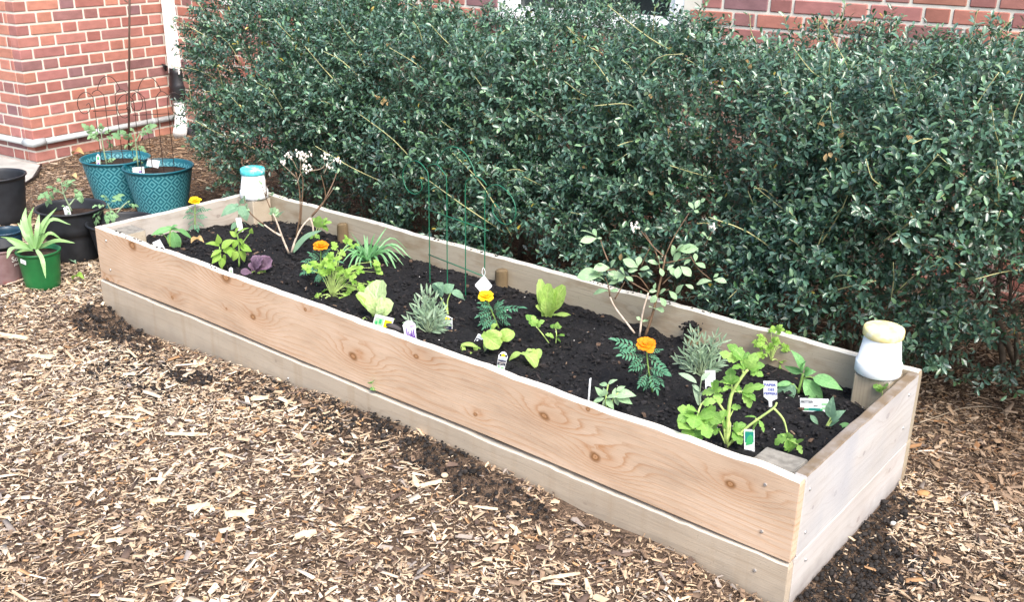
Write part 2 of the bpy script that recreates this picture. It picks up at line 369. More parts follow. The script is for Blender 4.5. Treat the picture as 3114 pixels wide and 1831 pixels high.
def in_patch(x, y):
    r = np.zeros(np.shape(x))
    for cx, cy, rx, ry in PATCH: r = np.maximum(r, 1.15-np.hypot((x-cx)/rx, (y-cy)/ry)+(noise2(x, y, 11, 71)-.5)*.9)
    return r
def chips(N, seed, lmin, lmax, zone, pale, zoff=0.0, tv=CT6, tf=CF6, thin=False):
    rg = np.random.default_rng(seed); x = rg.uniform(zone[0], zone[1], N); y = rg.uniform(zone[2], zone[3], N)
    dx, dy, dz = x-CAM[0], y-CAM[1], -CAM[2]
    dd = dx*CF[0]+dy*CF[1]+dz*CF[2]; px = (dx*CR[0]+dy*CR[1]+dz*CR[2])/np.maximum(dd, .1)*F_PX/W_PX; py = (dx*CU[0]+dy*CU[1]+dz*CU[2])/np.maximum(dd, .1)*F_PX/W_PX
    ok = (dd > .3) & (abs(px) < .66) & (abs(py) < .42)
    ok &= ~((x > -.01) & (x < BL+.01) & (y > -.012) & (y < BW+.01)) & ~in_concrete(x, y) & (y < 2.42+.06*(x+3)) & ~((x < -2.92-.125*(y-1.2)) & (y > 1.15))
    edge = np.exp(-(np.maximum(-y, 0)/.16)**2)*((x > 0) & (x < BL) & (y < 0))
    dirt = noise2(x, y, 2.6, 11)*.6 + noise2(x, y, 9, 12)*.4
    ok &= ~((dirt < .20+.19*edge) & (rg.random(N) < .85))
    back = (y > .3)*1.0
    ok &= ~((in_patch(x, y) > .1) & (rg.random(N) < .86))
    ok &= rg.random(N) < np.where((x < -.9) & (y > .2), .7, 1)*np.where((y > 1.25) & (x > -1.0) & (x < 3.0), .25, 1)
    x, y, edge, back = x[ok], y[ok], edge[ok], back[ok]; N = len(x)
    L = lmin+(lmax-lmin)*rg.random(N)**2.2; W = L*rg.uniform(.13, .46, N); W = np.clip(W, .0028, .017) if not thin else rg.uniform(.0013, .0028, N); H = np.clip(W*rg.uniform(.15, .45, N), .001, .0045)
    a = rg.vonmises(.1, .30, N)
    tl = rg.normal(0, .16, N); rl = rg.normal(0, .3, N)
    Xv = np.stack([np.cos(a)*np.cos(tl), np.sin(a)*np.cos(tl), np.sin(tl)], -1); Yv = np.stack([-np.sin(a)*np.cos(rl), np.cos(a)*np.cos(rl), np.sin(rl)], -1); Zv = np.cross(Xv, Yv)
    P = np.stack([x, y, gz(x, y)+rg.uniform(-.004, .008, N)+zoff+abs(np.sin(tl))*L*.2], -1)
    nv = len(tv); V, F = scatter(P, unit(Xv), unit(Yv), unit(Zv), L, W, H, tv, tf)
    V = (V.reshape(N, nv, 3)+unit(Yv)[:, None]*(W[:, None]*rg.normal(0, .17, (N, nv)))[..., None]+unit(Xv)[:, None]*(L[:, None]*rg.normal(0, .07, (N, nv)))[..., None]+unit(Zv)[:, None]*(H[:, None]*rg.normal(0, .2, (N, nv)))[..., None]).reshape(-1, 3)
    pal = np.array([(.66, .54, .40), (.50, .375, .25), (.35, .25, .165), (.225, .155, .105), (.115, .08, .062), (.31, .265, .23), (.40, .235, .12)])
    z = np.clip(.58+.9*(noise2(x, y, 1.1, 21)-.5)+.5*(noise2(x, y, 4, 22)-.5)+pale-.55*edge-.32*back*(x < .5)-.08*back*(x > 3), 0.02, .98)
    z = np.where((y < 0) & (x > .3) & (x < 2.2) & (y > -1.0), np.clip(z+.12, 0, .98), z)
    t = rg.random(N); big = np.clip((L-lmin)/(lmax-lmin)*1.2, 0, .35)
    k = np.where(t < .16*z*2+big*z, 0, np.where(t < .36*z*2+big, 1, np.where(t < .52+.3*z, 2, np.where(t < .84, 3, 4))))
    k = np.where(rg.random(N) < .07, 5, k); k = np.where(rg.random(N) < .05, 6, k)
    c = pal[k]*rg.uniform(.75, 1.25, N)[:, None]; darken = np.clip((-.3-x)/.7, 0, 1)*np.clip((y+.1)/.5, 0, 1)*.42+np.clip((x-3.2)/.3, 0, 1)*.22+np.where((y > .9) & (x > -.3), .4, 0); c = c*(1-darken[:, None]*np.array([(.9, 1.0, 1.05)]))  # darkens chips: older mulch by the wing; also past the end and behind bed
    return V, F, np.repeat(c, nv, axis=0)
M['chip'] = attrmat('wood chip', .8, .2, bump=(30, 160, 160))
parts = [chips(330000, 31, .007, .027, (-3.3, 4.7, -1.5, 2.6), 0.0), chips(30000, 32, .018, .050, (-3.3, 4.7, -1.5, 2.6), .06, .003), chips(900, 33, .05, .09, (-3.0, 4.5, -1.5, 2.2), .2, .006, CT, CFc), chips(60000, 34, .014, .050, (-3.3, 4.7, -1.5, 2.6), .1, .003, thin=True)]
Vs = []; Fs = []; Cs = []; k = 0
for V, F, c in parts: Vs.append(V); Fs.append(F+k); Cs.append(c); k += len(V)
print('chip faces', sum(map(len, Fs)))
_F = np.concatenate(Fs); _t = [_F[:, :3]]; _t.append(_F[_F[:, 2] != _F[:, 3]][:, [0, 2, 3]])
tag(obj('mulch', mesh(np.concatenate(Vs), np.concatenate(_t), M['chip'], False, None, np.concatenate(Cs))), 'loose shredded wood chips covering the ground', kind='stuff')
# concrete slab by the wing and its black edging
cm = plain('concrete', (.38, .37, .34), .85, .2, .18, 6)
q = CONC
V = [(x, y, -.018) for x, y in q]+[(x, y, -.12) for x, y in q]; m_ = len(q)
tag(obj('concrete_path', mesh(V, [tuple(range(m_))]+[(i, i+m_, (i+1) % m_+m_, (i+1) % m_) for i in range(m_)], cm)), kind='structure')
# ------------------------------------------------------------------ brick house
S_CO = .0783
TH_M, TH_W = .0625, .125
mt = np.array([math.cos(TH_M), math.sin(TH_M), 0]); mn = np.array([-math.sin(TH_M), math.cos(TH_M), 0]); PM = np.array([2.5, 2.79, 0.0])
wt = np.array([math.cos(TH_W), math.sin(TH_W), 0]); wn_ = np.array([-math.sin(TH_W), math.cos(TH_W), 0]); PW = np.array([-2.985, 1.214, 0.0])
n = NT('red brick'); co = n.geo(); oc = n.objinfo('Color'); f = n.noise(n.vm('MULTIPLY', n.vm('ADD', co, n.objinfo('Location')), (1, 1, 1.6)), 14, 4)
c = n.mix(.55, oc, n.ramp(f, [(.25, .65), (.75, 1.25)]), 'MULTIPLY'); sp_ = n.noise(n.vm('ADD', co, n.objinfo('Location')), 130, 2)
c = n.mix(n.ramp(sp_, [(.68, 0.), (.76, .3)]), c, (.5, .38, .3)); n.bump(sp_, .3, .003); M['brick'] = n.fin(c, .85, .2)
M['mortar'] = plain('mortar', (.66, .63, .55), .9, .15, .10, 18)
def wall_empty(name, label, cat, loc): return thing(name, label, cat, loc)
_bm = {}
def brick_mesh(L, H, D):
    k = (round(L, 3), H, D)
    if k not in _bm: _bm[k] = mesh(*box((0, 0, 0), (L, D, H), .004)[:2], M['brick'])
    return _bm[k]
BR_C = [(.39, .165, .125), (.42, .185, .14), (.36, .15, .125), (.43, .195, .14), (.35, .155, .14), (.39, .175, .145)]
BR_D = [(.26, .135, .13), (.28, .14, .13), (.30, .145, .13), (.24, .13, .135)]
def lay(parent, P0, t, nrm, u0, u1, z0, k0, k1, phase, openings, shown, rnd, ns=1.0):
    """Flemish bond between u0 and u1 along t; courses k0..k1; face towards -nrm*ns"""
    Lst, Lhd, J, D = .233, .108, .0145, .09; H = S_CO-J; hidden = MB()
    for k in range(k0, k1):
        z = z0+k*S_CO; per = Lst+Lhd+2*J; u = u0-(phase if k % 2 else phase+per*.5) % per; i = 0
        while u < u1:
            for (L, hd) in ((Lst, 0), (Lhd, 1)):
                a, b = max(u, u0), min(u+L, u1); u += L+J
                if b-a < .03: continue
                c = (a+b)/2
                if any(oa < c < ob and oz0 < z+H/2 < oz1 for oa, ob, oz0, oz1 in openings): continue
                for oa, ob, oz0, oz1 in openings:
                    if oz0 < z+H/2 < oz1:
                        if a < oa < b: b = oa
                        if a < ob < b: a = ob
                l = b-a
                if l < .03: continue
                dpt = D-.004+rnd.uniform(-.0015, .0015)
                p = P0+t*((a+b)/2)+nrm*ns*(D/2-.009-.0+ (D-dpt)/2*0)+np.array([0, 0, z+H/2])
                p = p+nrm*ns*rnd.uniform(-.0015, .0015)
                colr = rnd.choice(BR_D if (rnd.random() < (.36 if hd else .13)) else BR_C); g = rnd.uniform(.85, 1.15); colr = tuple(x*g for x in colr)
                Mx = mat4(t, nrm, np.array([0, 0, 1.0]), p)
                if shown((a+b)/2, z+H/2): obj('brick', brick_mesh(l, H, D), parent, Mx, colr)
                else:
                    V, F, _ = box((0, 0, 0), (l, D, H)); V = np.array([list(Mx @ Vector(v)) for v in V]); hidden.add(V, F)
    if hidden.n:
        o = obj('brickwork', hidden.mesh(M['brick']), parent); o.color = (.28, .15, .12, 1); tag(o, kind='stuff')
rb = random.Random(3)
def wbox(P0, t, nrm, u0, u1, d0, d1, z0, z1):
    q = [P0+t*u+nrm*d for u, d in ((u0, d0), (u1, d0), (u1, d1), (u0, d1))]
    V = [tuple(p[:2])+(z0,) for p in q]+[tuple(p[:2])+(z1,) for p in q]
    return np.array(V, float), [(3, 2, 1, 0), (4, 5, 6, 7), (0, 1, 5, 4), (1, 2, 6, 5), (2, 3, 7, 6), (3, 0, 4, 7)], None
# wing: long face looks along +x, short face towards the camera
WL = 1.26
wing = wall_empty('brick_wing', 'projecting red brick house wing with grey pipe along its base', 'building', (PW[0], PW[1], 0))
obj('mortar_wall', merge([wbox(PW, wn_, -wt, .0, WL, -.003, .30, -.1, 2.5), wbox(PW, -wt, wn_, .30, 3.2, -.003, .30, -.1, 2.5), wbox(PW, -wt, wn_, .0, .30, -.003, -.0, -.1, 2.5)]).mesh(M['mortar']), wing)
zw0 = .375+.6238+S_CO*.06-S_CO*14
lay(wing, PW, wn_, -wt, -.009, WL, zw0, 0, 20, .08, [], lambda u, z: z < 1.12 and z > -.05, rb)
lay(wing, PW, -wt, wn_, 0.088, 3.1, zw0, -1, 20, .20, [], lambda u, z: z < 1.12 and u < .8, rb)
# main wall behind the hedge
def mu(x, y): return float(np.dot(at_plane(x, y, PM, mn)-PM, mt))
def mz(x, y): return float(at_plane(x, y, PM, mn)[2])
U_L = -5.72
w2 = (mu(1515, 57), mu(2078, 60)); w1 = (mu(684, 15), mu(1010, 2)); z2 = mz(1595, 62); z1 = mz(770, 19)
z_c = [mz(2600, 10.2), mz(2600, 62.2), mz(3110, 25.5), mz(3110, 87.7), mz(2904, 134.6), mz(1412, 43)]
print('courses', z_c, 'win', w1, w2, z1, z2)
main = wall_empty('brick_house', 'long red brick house wall with white windows behind the hedge', 'building', tuple(PM))
op = [(w1[0], w1[1], z1, 2.0), (w2[0], w2[1], z2, 2.0)]
obj('mortar_wall', merge([wbox(PM, mt, mn, U_L, 4.5, -.003, .30, -.1, min(z1, z2)), wbox(PM, mt, mn, U_L, w1[0], -.003, .30, min(z1, z2), 2.5),
    wbox(PM, mt, mn, w1[1], w2[0], -.003, .30, min(z1, z2), 2.5), wbox(PM, mt, mn, w2[1], 4.5, -.003, .30, min(z1, z2), 2.5),
    wbox(PM, mt, mn, w2[0], w2[1], -.003, .30, min(z1, z2), z2-.002), wbox(PM, mt, mn, w1[0], w1[1], -.003, .30, 2.0, 2.5), wbox(PM, mt, mn, w2[0], w2[1], -.003, .30, 2.0, 2.5)]).mesh(M['mortar']), main)
zm0 = np.mean([z_c[0], z_c[2]])+.006-S_CO*18
def shown_main(u, z): return (.9 < z < 1.45 and u > -4.2) or (z < .45 and u > .1) or (u < -4.2 and .55 < z < 1.45)
lay(main, PM, mt, mn, U_L, 4.4, zm0, 0, 26, .13, op, shown_main, rb)
M['frame'] = plain('white paint', (.80, .82, .82), .4, .5, .03)
n = NT('dark window glass'); M['glass'] = n.fin(n.ramp(n.noise(n.geo(), 2.2, 2), [(.35, (.012, .016, .018)), (.7, (.05, .06, .06))]), .06, .6)
def window(u0, u1, zs, label):
    w = thing('window', label, 'window', tuple(PM+mt*(u0+u1)/2+np.array([0, 0, zs])))
    fw = .055; d0, d1 = .03, .12
    fr = [wbox(PM, mt, mn, u0, u0+fw, d0-.03, d1, zs+.03, 2.0), wbox(PM, mt, mn, u1-fw, u1, d0-.03, d1, zs+.03, 2.0), wbox(PM, mt, mn, u0+fw, u1-fw, d0-.03, d1, 1.94, 2.0)]
    obj('frame', merge(fr).mesh(M['frame']), w)
    sa = [wbox(PM, mt, mn, u0+fw, u0+fw+.05, d0+.01, d1-.02, zs+.03, 1.94), wbox(PM, mt, mn, u1-fw-.05, u1-fw, d0+.01, d1-.02, zs+.03, 1.94), wbox(PM, mt, mn, u0+fw+.05, u1-fw-.05, d0+.01, d1-.02, zs+.03, zs+.075)]
    obj('sash', merge(sa).mesh(M['frame']), w)
    obj('pane', merge([wbox(PM, mt, mn, u0+fw+.05, u1-fw-.05, d0+.05, d0+.06, zs+.075, 1.94)]).mesh(M['glass']), w)
    obj('sill', merge([wbox(PM, mt, mn, u0-.02, u1+.02, -.035, d1, zs, zs+.028)]).mesh(M['frame']), w)
window(w2[0], w2[1], z2, 'wide white framed window above the middle of the hedge'); window(w1[0], w1[1], z1, 'white framed window nearest the downspout')
# grey conduit along the wing
M['pvc'] = plain('grey plastic pipe', (.42, .45, .46), .45, .4, .08)
pz = .375+float(at_plane(250*.27778, 250+640*.27778, PW, wn_)[2])-.0
pa = at_plane(430*.27778, 250+650*.27778, PW, wt)[2]; pb = at_plane(1940*.27778, 250+365*.27778, PW, wt)[2]
print('pipe z', pa, pb); pzz = (pa+pb)/2
cond = thing('conduit_pipe', 'grey plastic pipe running round the base of the brick wing', 'pipe', (PW[0], PW[1], pzz))
rp = .021; ox, oy = wt*.03, -wn_*.03
cpn = PW+ox+oy
def z_(p, z=pzz): return np.array([p[0], p[1], z])
m = MB(); m.add(*tube([z_(cpn+wn_*.07), z_(PW+ox+wn_*(WL-.02))], rp, 12)); m.add(*tube([z_(cpn-wt*.07), z_(cpn-wt*3)], rp, 12)); obj('tube', m.mesh(M['pvc'], True), cond)
m = MB(); m.add(*tube([z_(cpn-wt*.09), z_(cpn-wt*.03), z_(cpn), z_(cpn+wn_*.03), z_(cpn+wn_*.09)], rp+.007, 12)); obj('elbow', m.mesh(M['pvc'], True), cond)
for d in (.55, 1.02):
    m = MB(); m.add(*tube([z_(cpn+wn_*(d-.012)), z_(cpn+wn_*(d+.012))], rp+.004, 12)); obj('clip', m.mesh(M['pvc'], False), cond)
# downspout in the inner corner
M['alu'] = plain('white aluminium', (.78, .79, .77), .4, .5, .05, 8); M['cream'] = plain('cream trim', (.66, .60, .50), .6, .3, .06, 8); M['black'] = plain('black plastic', (.012, .012, .014), .4, .5, .3, 12)
dn = PW+wn_*(WL-.045)+wt*.0
m = MB(); m.add(*wbox(dn, wn_, wt, 0, .045, .0, .03, -.05, 2.4)); tr = tag(obj('corner_trim', m.mesh(M['cream'])), 'narrow cream corner board between brick wing and white downspout', 'trim')
dsp = thing('downspout', 'white ribbed downspout with black coupling and round lower pipe', 'downspout', tuple(dn+wt*.10))
xs = []; W0, D0 = .115, .075
for k in range(9): xs.append((W0*k/8, .004 if k % 2 else 0.0))
pr = [(a, b) for a, b in xs]+[(W0, D0), (0, D0)]
dz = at_plane(530, 212, PW+wt*.05, wt)[2]; db = at_plane(560, 287, PW+wt*.05, wt)[2]; print('downspout z', dz, db)
V = [dn+wt*(.035+a)+wn_*(-.03+b)*1.0 for a, b in pr]; V = [np.array([p[0], p[1], z]) for z in (dz-.02, 2.4) for p in V]; q = len(pr)
obj('spout', mesh(V, [(i, (i+1) % q, q+(i+1) % q, q+i) for i in range(q)]+[tuple(range(q-1, -1, -1)), tuple(range(q, 2*q))], M['alu']), dsp)
cx = dn+wt*.095+wn_*.005
lo = np.array([cx[0], cx[1], 0])
pf = [(.07, db-.02), (.075, db), (.07, db+.02), (.078, db+.04), (.068, db+.06), (.076, db+.08), (.066, db+.10), (.06, dz-.015), (.058, dz+.02), (.0, dz+.02)]
V, F, U = lathe(pf, 20); obj('coupling', mesh(V+lo, F, M['black'], True, U), dsp)
m = MB(); m.add(*tube([lo+(0, 0, db), lo+(0, 0, .16), lo+(.015, -.02, .09), lo+(.06, -.06, .05), lo+(.12, -.11, .035)], .052, 16)); obj('lower_pipe', m.mesh(M['alu'], True), dsp)
m = MB(); m.add(*tube([lo+(-.03, -.06, dz+.03), lo+(-.05, -.08, dz+.05), lo+(-.04, -.07, dz-.0)], [.008, .018, .01], 8)); obj('strap_end', m.mesh(M['black'], True), dsp)
M['slate'] = plain('dark stone', (.06, .06, .07), .7, .3, .3, 10)
p = at_z(622, 400, .03); m = MB(); m.add(*box((0, 0, .04), (.26, .14, .08), .012)); tag(obj('splash_block', m.mesh(M['slate']), None, mat4(wt, wn_, np.array([0, 0, 1.]), p-np.array([0, 0, .04]))), 'dark splash block at the foot of the downspout', 'block')
# edging strip
pts = spline([np.array([x+.012, y, -.012]) for x, y in CONC[:4]], 16); V = []
for p_ in pts: V += [p_+(0, 0, -.06), p_+(0, 0, .006), p_+(.007, .005, .006), p_+(.007, .005, -.06)]
F = [(i*4+a, i*4+a+1, i*4+5+a, i*4+4+a) for i in range(len(pts)-1) for a in range(3)]
tag(obj('edging_strip', mesh(V, F, M['black'])), 'black plastic edging between concrete path and mulch', 'edging')
# ------------------------------------------------------------------ planter
KN = [(1.624, .24, .021), (1.078, .24, .019), (1.922, .327, .013), (2.44, .291, .020), (2.624, .223, .020), (3.04, .296, .017), (2.174, .204, .009), (2.589, .358, .009),
      (.29, .352, .030), (.925, .362, .032), (.549, .187, .010), (1.385, .35, .009), (.05, .145, .012), (.912, .234, .006)]
tan, rust, greyw = (.50, .34, .22), (.36, .15, .055), (.36, .32, .27)
M['plank_front'] = wood('warm cedar plank', (.60, .455, .335), (.42, .20, .075), KN, 48, contrast=.8, edge=(.70, .66, .58))
M['plank_low'] = wood('weathered low plank', (.46, .38, .285), (.25, .17, .10), [(1.7, .07, .008), (1.86, .05, .008), (1.2, .10, .007), (2.6, .06, .006)], 22, grey=(.45, .395, .32), weather=.6, contrast=.8, edge=(.5, .46, .39), stain=(.34, .25, .16), splash=.02, svec=(14, 3, .7))
M['plank_end'] = wood('bleached end plank', (.53, .50, .455), (.36, .28, .22), [(.594, .324, .013), (.431, .266, .010), (.251, .228, .010), (.10, .255, .007), (.70, .20, .006)], 34, grey=(.40, .42, .46), weather=.62, stain=(.36, .37, .40), svec=(5, 2, .8), contrast=.9, edge=(.175, .13, .085))
M['plank_end2'] = wood('bleached low end plank', (.52, .49, .455), (.34, .24, .17), [(.477, .035, .013), (.70, .10, .008)], 30, grey=(.45, .45, .47), weather=.45, splash=.015, contrast=.6)
M['plank_back'] = wood('grey back plank', (.37, .31, .225), (.17, .12, .075), [(.4, .2, .01), (2.2, .3, .012)], 44, grey=(.42, .38, .30), stain=(.20, .125, .06), weather=.55, contrast=.7, edge=(.56, .54, .48))
M['plank_left'] = wood('silvery end plank', (.44, .39, .33), (.24, .17, .12), [(.6, .3, .012)], 30, grey=(.5, .47, .44), stain=(.2, .15, .1), weather=.6, contrast=.7, edge=(.6, .56, .5))
M['post'] = wood('grey square post', (.36, .295, .20), (.16, .115, .07), [], 90, sx=1, grey=(.38, .34, .27), weather=.5, contrast=1.0, up=0, edge=(.125, .115, .095))
M['post_pale'] = wood('pale square post', (.50, .44, .35), (.28, .21, .14), [], 90, contrast=.9, up=0, edge=(.40, .37, .32))
M['stake'] = wood('stained stake', (.17, .125, .07), (.07, .045, .022), [], 60, stain=(.08, .05, .025), contrast=.7, up=0)
M['soilcol'] = None
bed = thing('raised_bed', 'long unpainted wooden raised garden bed filled with dark soil', 'raised bed', (BL/2, BW/2, 0))
def plank(parent, x0, x1, y0, y1, z0, z1, mat, along=0, nl=110, bow=None, rough=.0012, seed=0, axis_swap=False):
    """board as a bevelled, slightly uneven box; geometry in its own length/thickness/height frame"""
    bev = .003; xs = np.concatenate([[x0, x0+bev], np.linspace(x0+.03, x1-.03, nl), [x1-bev, x1]])
    V = []; ring = [(y0, z0+bev), (y0, z0+(z1-z0)*.5), (y0, z1-bev), (y0+bev, z1), (y0+(y1-y0)*.5, z1), (y1-bev, z1), (y1, z1-bev), (y1, z0+bev), (y1-bev, z0), (y0+bev, z0)]
    k = len(ring); yc, zc = (y0+y1)/2, (z0+z1)/2
    for i, x in enumerate(xs):
        s = 1-(bev*.9/(y1-y0) if i in (0, len(xs)-1) else 0)
        for (y, z) in ring:
            dz = (noise2(np.array(x), np.array(1.), 9, seed)-.5)*.008+(noise2(np.array(x), np.array(2.), 40, seed)-.5)*.004 if z > zc+.01 else 0
            if bow: dz += bow(x, z > zc)
            dy = (noise2(np.array(x), np.array(z*3), 2.5, seed+5)-.5)*rough*2
            V.append((x, yc+(y-yc)*s+dy, zc+(z-zc)*s+dz))
    m_ = len(xs); F = [(i*k+a, (i+1)*k+a, (i+1)*k+(a+1) % k, i*k+(a+1) % k) for i in range(m_-1) for a in range(k)]+[tuple(range(k)), tuple(range((m_-1)*k+k-1, (m_-1)*k-1, -1))]
    return V, F
T = .03; SP = .1395
def fbow(x, top): return (0 if top else .005*math.exp(-((x-.75)/.55)**2)+.007*math.exp(-((x-2.25)/.5)**2))
V, F = plank(bed, 0, BL, 0, T, SP, BT, None, seed=1, bow=fbow); o = obj('plank', mesh(V, F, M['plank_front']), bed); o['label'] = 'fresh orange toned upper front plank with dark knots'
V, F = plank(bed, .0, BL, -.005, T-.006, -.12, SP-.007, None, seed=2); o = obj('plank', mesh(V, F, M['plank_low']), bed); o['label'] = 'weathered lower front plank'
V, F = plank(bed, 0, BL, BW-T, BW, SP, BT, None, seed=3); obj('plank', mesh(V, F, M['plank_back']), bed)
V, F = plank(bed, 0, BL, BW-T, BW+.004, -.12, SP-.003, None, seed=4); obj('plank', mesh(V, F, M['plank_back']), bed)
def endp(x0, x1, z0, z1, mat, seed):
    V, F = plank(bed, T+.001, BW-T-.001, 0, x1-x0, z0, z1, None, nl=20, seed=seed)
    # own frame: length along +y of the world, thickness across x
    return obj('plank', mesh(V, F, mat), bed, mat4(np.array([0, 1., 0]), np.array([-1., 0, 0]), np.array([0, 0, 1.]), np.array([x1, 0, 0])))
endp(BL-.032, BL, SP, BT, M['plank_end'], 6)['label'] = 'bleached bluish white end plank'
endp(BL-.032, BL-.001, -.12, SP-.002, M['plank_end2'], 7)
endp(0, .03, SP, BT, M['plank_left'], 8); endp(0.001, .03, -.12, SP-.003, M['plank_left'], 9)
def post(x, y, sx, sy, z1, mat, rot=0, tilt=0):
    V, F, _ = box((0, 0, (z1+.12)/2-.12), (sx, sy, z1+.12), .004); V = np.array(V); V[:, 2] += np.where(V[:, 2] > 0, V[:, 0]*tilt, 0)
    me = mesh(V, F, [mat, EG], False, None, None, [1 if all(V[i][2] > z1-.03 for i in f) and len(f) == 4 else 0 for f in F]); return obj('post', me, bed, Matrix.Translation((x, y, 0)) @ Matrix.Rotation(rot, 4, 'Z'))
def end_grain(name, a_, b_, cx, cy):
    n = NT(name); co = n.geo(); d = n.vm('LENGTH', n.vm('SUBTRACT', n.vm('MULTIPLY', n.vm('ADD', co, n.vm('MULTIPLY', n.noise(co, 18, 3), (.02, .02, 0))), (1, 1, 0)), (cx, cy, 0)))
    r_ = n.ma('FRACT', n.ma('MULTIPLY', d, 150.0)); f = n.noise(co, 45, 4); c = n.mix(n.ma('POWER', r_, 2.0), a_, b_); c = n.mix(.6, c, n.ramp(f, [(.3, .45), (.7, 1.2)]), 'MULTIPLY'); n.bump(n.ma('ADD', r_, f), .6, .004); return n.fin(c, .9, .15)
EG = end_grain('weathered end grain', (.30, .285, .25), (.11, .10, .085), .09, -.07)
post(.088, .10, .108, .11, .357, M['post_pale'], 0, -.02); post(.10, .765, .105, .105, .372, M['post_pale'], 0); post(3.125, .765, .11, .11, .372, M['post'], .0)
post(3.118, .095, .118, .118, .352, M['post'], 0, .03)
for (px, py, hh) in ((1040, 672, .345), (1525, 810, .34), (2112, 935, .325)):
    p_ = at_y(px, py, BW-T-.026); V, F, U = lathe([(.0, hh+.0), (.018, hh+.002), (.0265, hh-.004), (.0275, hh-.02), (.028, -.05), (0, -.05)], 14); V = V*(1, .85, 1); V[:, 2] += V[:, 0]*.15*(V[:, 2] > .2)
    V[:, 0] += (noise2(V[:, 0]*60, V[:, 1]*60, 1, 4)-.5)*.004
    obj('stake', mesh(V, F, M['stake'], False, U), bed, Matrix.Translation((p_[0], BW-T-.026, 0)))
M['steel'] = plain('galvanised screw', (.55, .56, .57), .35, .6, .1, 80, Metallic=.8)
def screw(p, nrm):
    V, F, U = lathe([(0, .0005), (.0012, .0005), (.0014, .0022), (.0042, .0018), (.0047, .0002), (.0047, -.004)], 12); Zn = np.array(nrm, float); X_, Y_, Z_ = frame((0, 0, 1), Zn)
    obj('screw', mesh(V, F, M['steel'], False, U), bed, mat4(X_, Y_, Z_, np.array(p)))
for x, z in ((3.134, .333), (3.139, .199), (3.135, .082), (.085, .33), (.09, .2), (1.267, .05), (2.245, .05)): screw((x, -.0015 if z > .14 else -.0065, z), (0, -1, 0))
for y, z in ((.062, .327), (.071, .197), (.76, .219), (.10, .10), (.76, .33)): screw((BL+.0015, y, z), (1, 0, 0))
# ------------------------------------------------------------------ soil
def sz(x, y):
    x = np.asarray(x, float); y = np.asarray(y, float); v = np.clip((y-.03)/(BW-.06), 0, 1)
    h = .322-.060*v**.8 - .02*np.exp(-((x-.12)/.2)**2) + .02*np.exp(-((x-.35)/.25)**2-((v-.8)/.2)**2)
    h = h - .02*np.exp(-((x-3.0)/.35)**2)*(1-v)
    h = h + (noise2(x, y, 3.2, 41)-.5)*.032 + (noise2(x, y, 9, 42)-.5)*.018
    h = h - .02*np.exp(-((x-2.35)/.5)**2)*np.exp(-((v-.5)/.3)**2)
    return h
X, Y, Fq = grid(.0305, BL-.033, T+.0005, BW-T-.0005, .0055); Z = sz(X, Y)
def rid(x, y, s, sd): return 1-abs(2*noise2(x, y, s, sd)-1)
Z = Z+(noise2(X, Y, 17, 46)-.5)*.022+(noise2(X, Y, 34, 43)-.5)*.015+(noise2(X, Y, 66, 44)-.5)*.009+(noise2(X, Y, 130, 45)-.5)*.005
n = NT('black potting soil'); co = n.geo(); a = n.noise(co, 75, 5, .7); b = n.noise(co, 14, 3)
c = n.ramp(n.ma('ADD', n.ma('MULTIPLY', a, .75), n.ma('MULTIPLY', b, .25)), [(.3, (.004, .004, .005)), (.55, (.011, .0105, .0115)), (.72, (.024, .0215, .022)), (.85, (.05, .042, .038))])
n.bump(a, .8, .008); M['soil'] = n.fin(c, .85, .25)
soil = tag(obj('soil', mesh(np.stack([X, Y, Z], -1), Fq, M['soil'], True)), 'dark crumbly potting soil filling the wooden bed', kind='structure')
ico = [(0, 0, -1), (.72, -.53, -.45), (-.28, -.85, -.45), (-.89, 0, -.45), (-.28, .85, -.45), (.72, .53, -.45), (.28, -.85, .45), (-.72, -.53, .45), (-.72, .53, .45), (.28, .85, .45), (.89, 0, .45), (0, 0, 1)]
icf = np.array([(0, 2, 1), (1, 5, 0), (0, 3, 2), (0, 4, 3), (0, 5, 4), (1, 10, 5), (2, 6, 1), (3, 7, 2), (4, 8, 3), (5, 9, 4), (1, 6, 10), (2, 7, 6), (3, 8, 7), (4, 9, 8), (5, 10, 9), (6, 11, 10), (7, 11, 6), (8, 11, 7), (9, 11, 8), (10, 11, 9)]); ico = np.array(ico)
def lumps(x, y, z, r, flat, colr, seed):
    rg = np.random.default_rng(seed); N = len(x); V = ico[None]*(1+rg.uniform(-.35, .35, (N, 12, 1)))*r[:, None, None]*np.stack([rg.uniform(.8, 1.5, N), rg.uniform(.7, 1.2, N), rg.uniform(*flat, N)], -1)[:, None]
    a = rg.uniform(0, 6.28, N); c, s = np.cos(a), np.sin(a); R = np.zeros((N, 3, 3)); R[:, 0, 0] = c; R[:, 0, 1] = -s; R[:, 1, 0] = s; R[:, 1, 1] = c; R[:, 2, 2] = 1
    V = np.einsum('nij,nkj->nki', R, V)+np.stack([x, y, z], -1)[:, None]
    return V.reshape(-1, 3), (np.arange(N)[:, None, None]*12+icf[None]).reshape(-1, 3), np.repeat(colr, 12, axis=0)
N = 13000; rg = np.random.default_rng(5); x = rg.uniform(.045, BL-.05, N); y = rg.uniform(.045, BW-.045, N); r = .0012+.0075*rg.random(N)**4.5
cl = np.array([(.0095, .009, .0095)])*rg.uniform(.5, 2.6, N)[:, None]; q = rg.random(N) < .045; cl[q] = (.10, .065, .045); q2 = rg.random(N) < .007; cl[q2] = (.75, .72, .68); r[q2] = rg.uniform(.0012, .0026, q2.sum())
V1, F1, C1 = lumps(x, y, sz(x, y)+r*.5+.002, r, (.5, 1.), cl, 6)
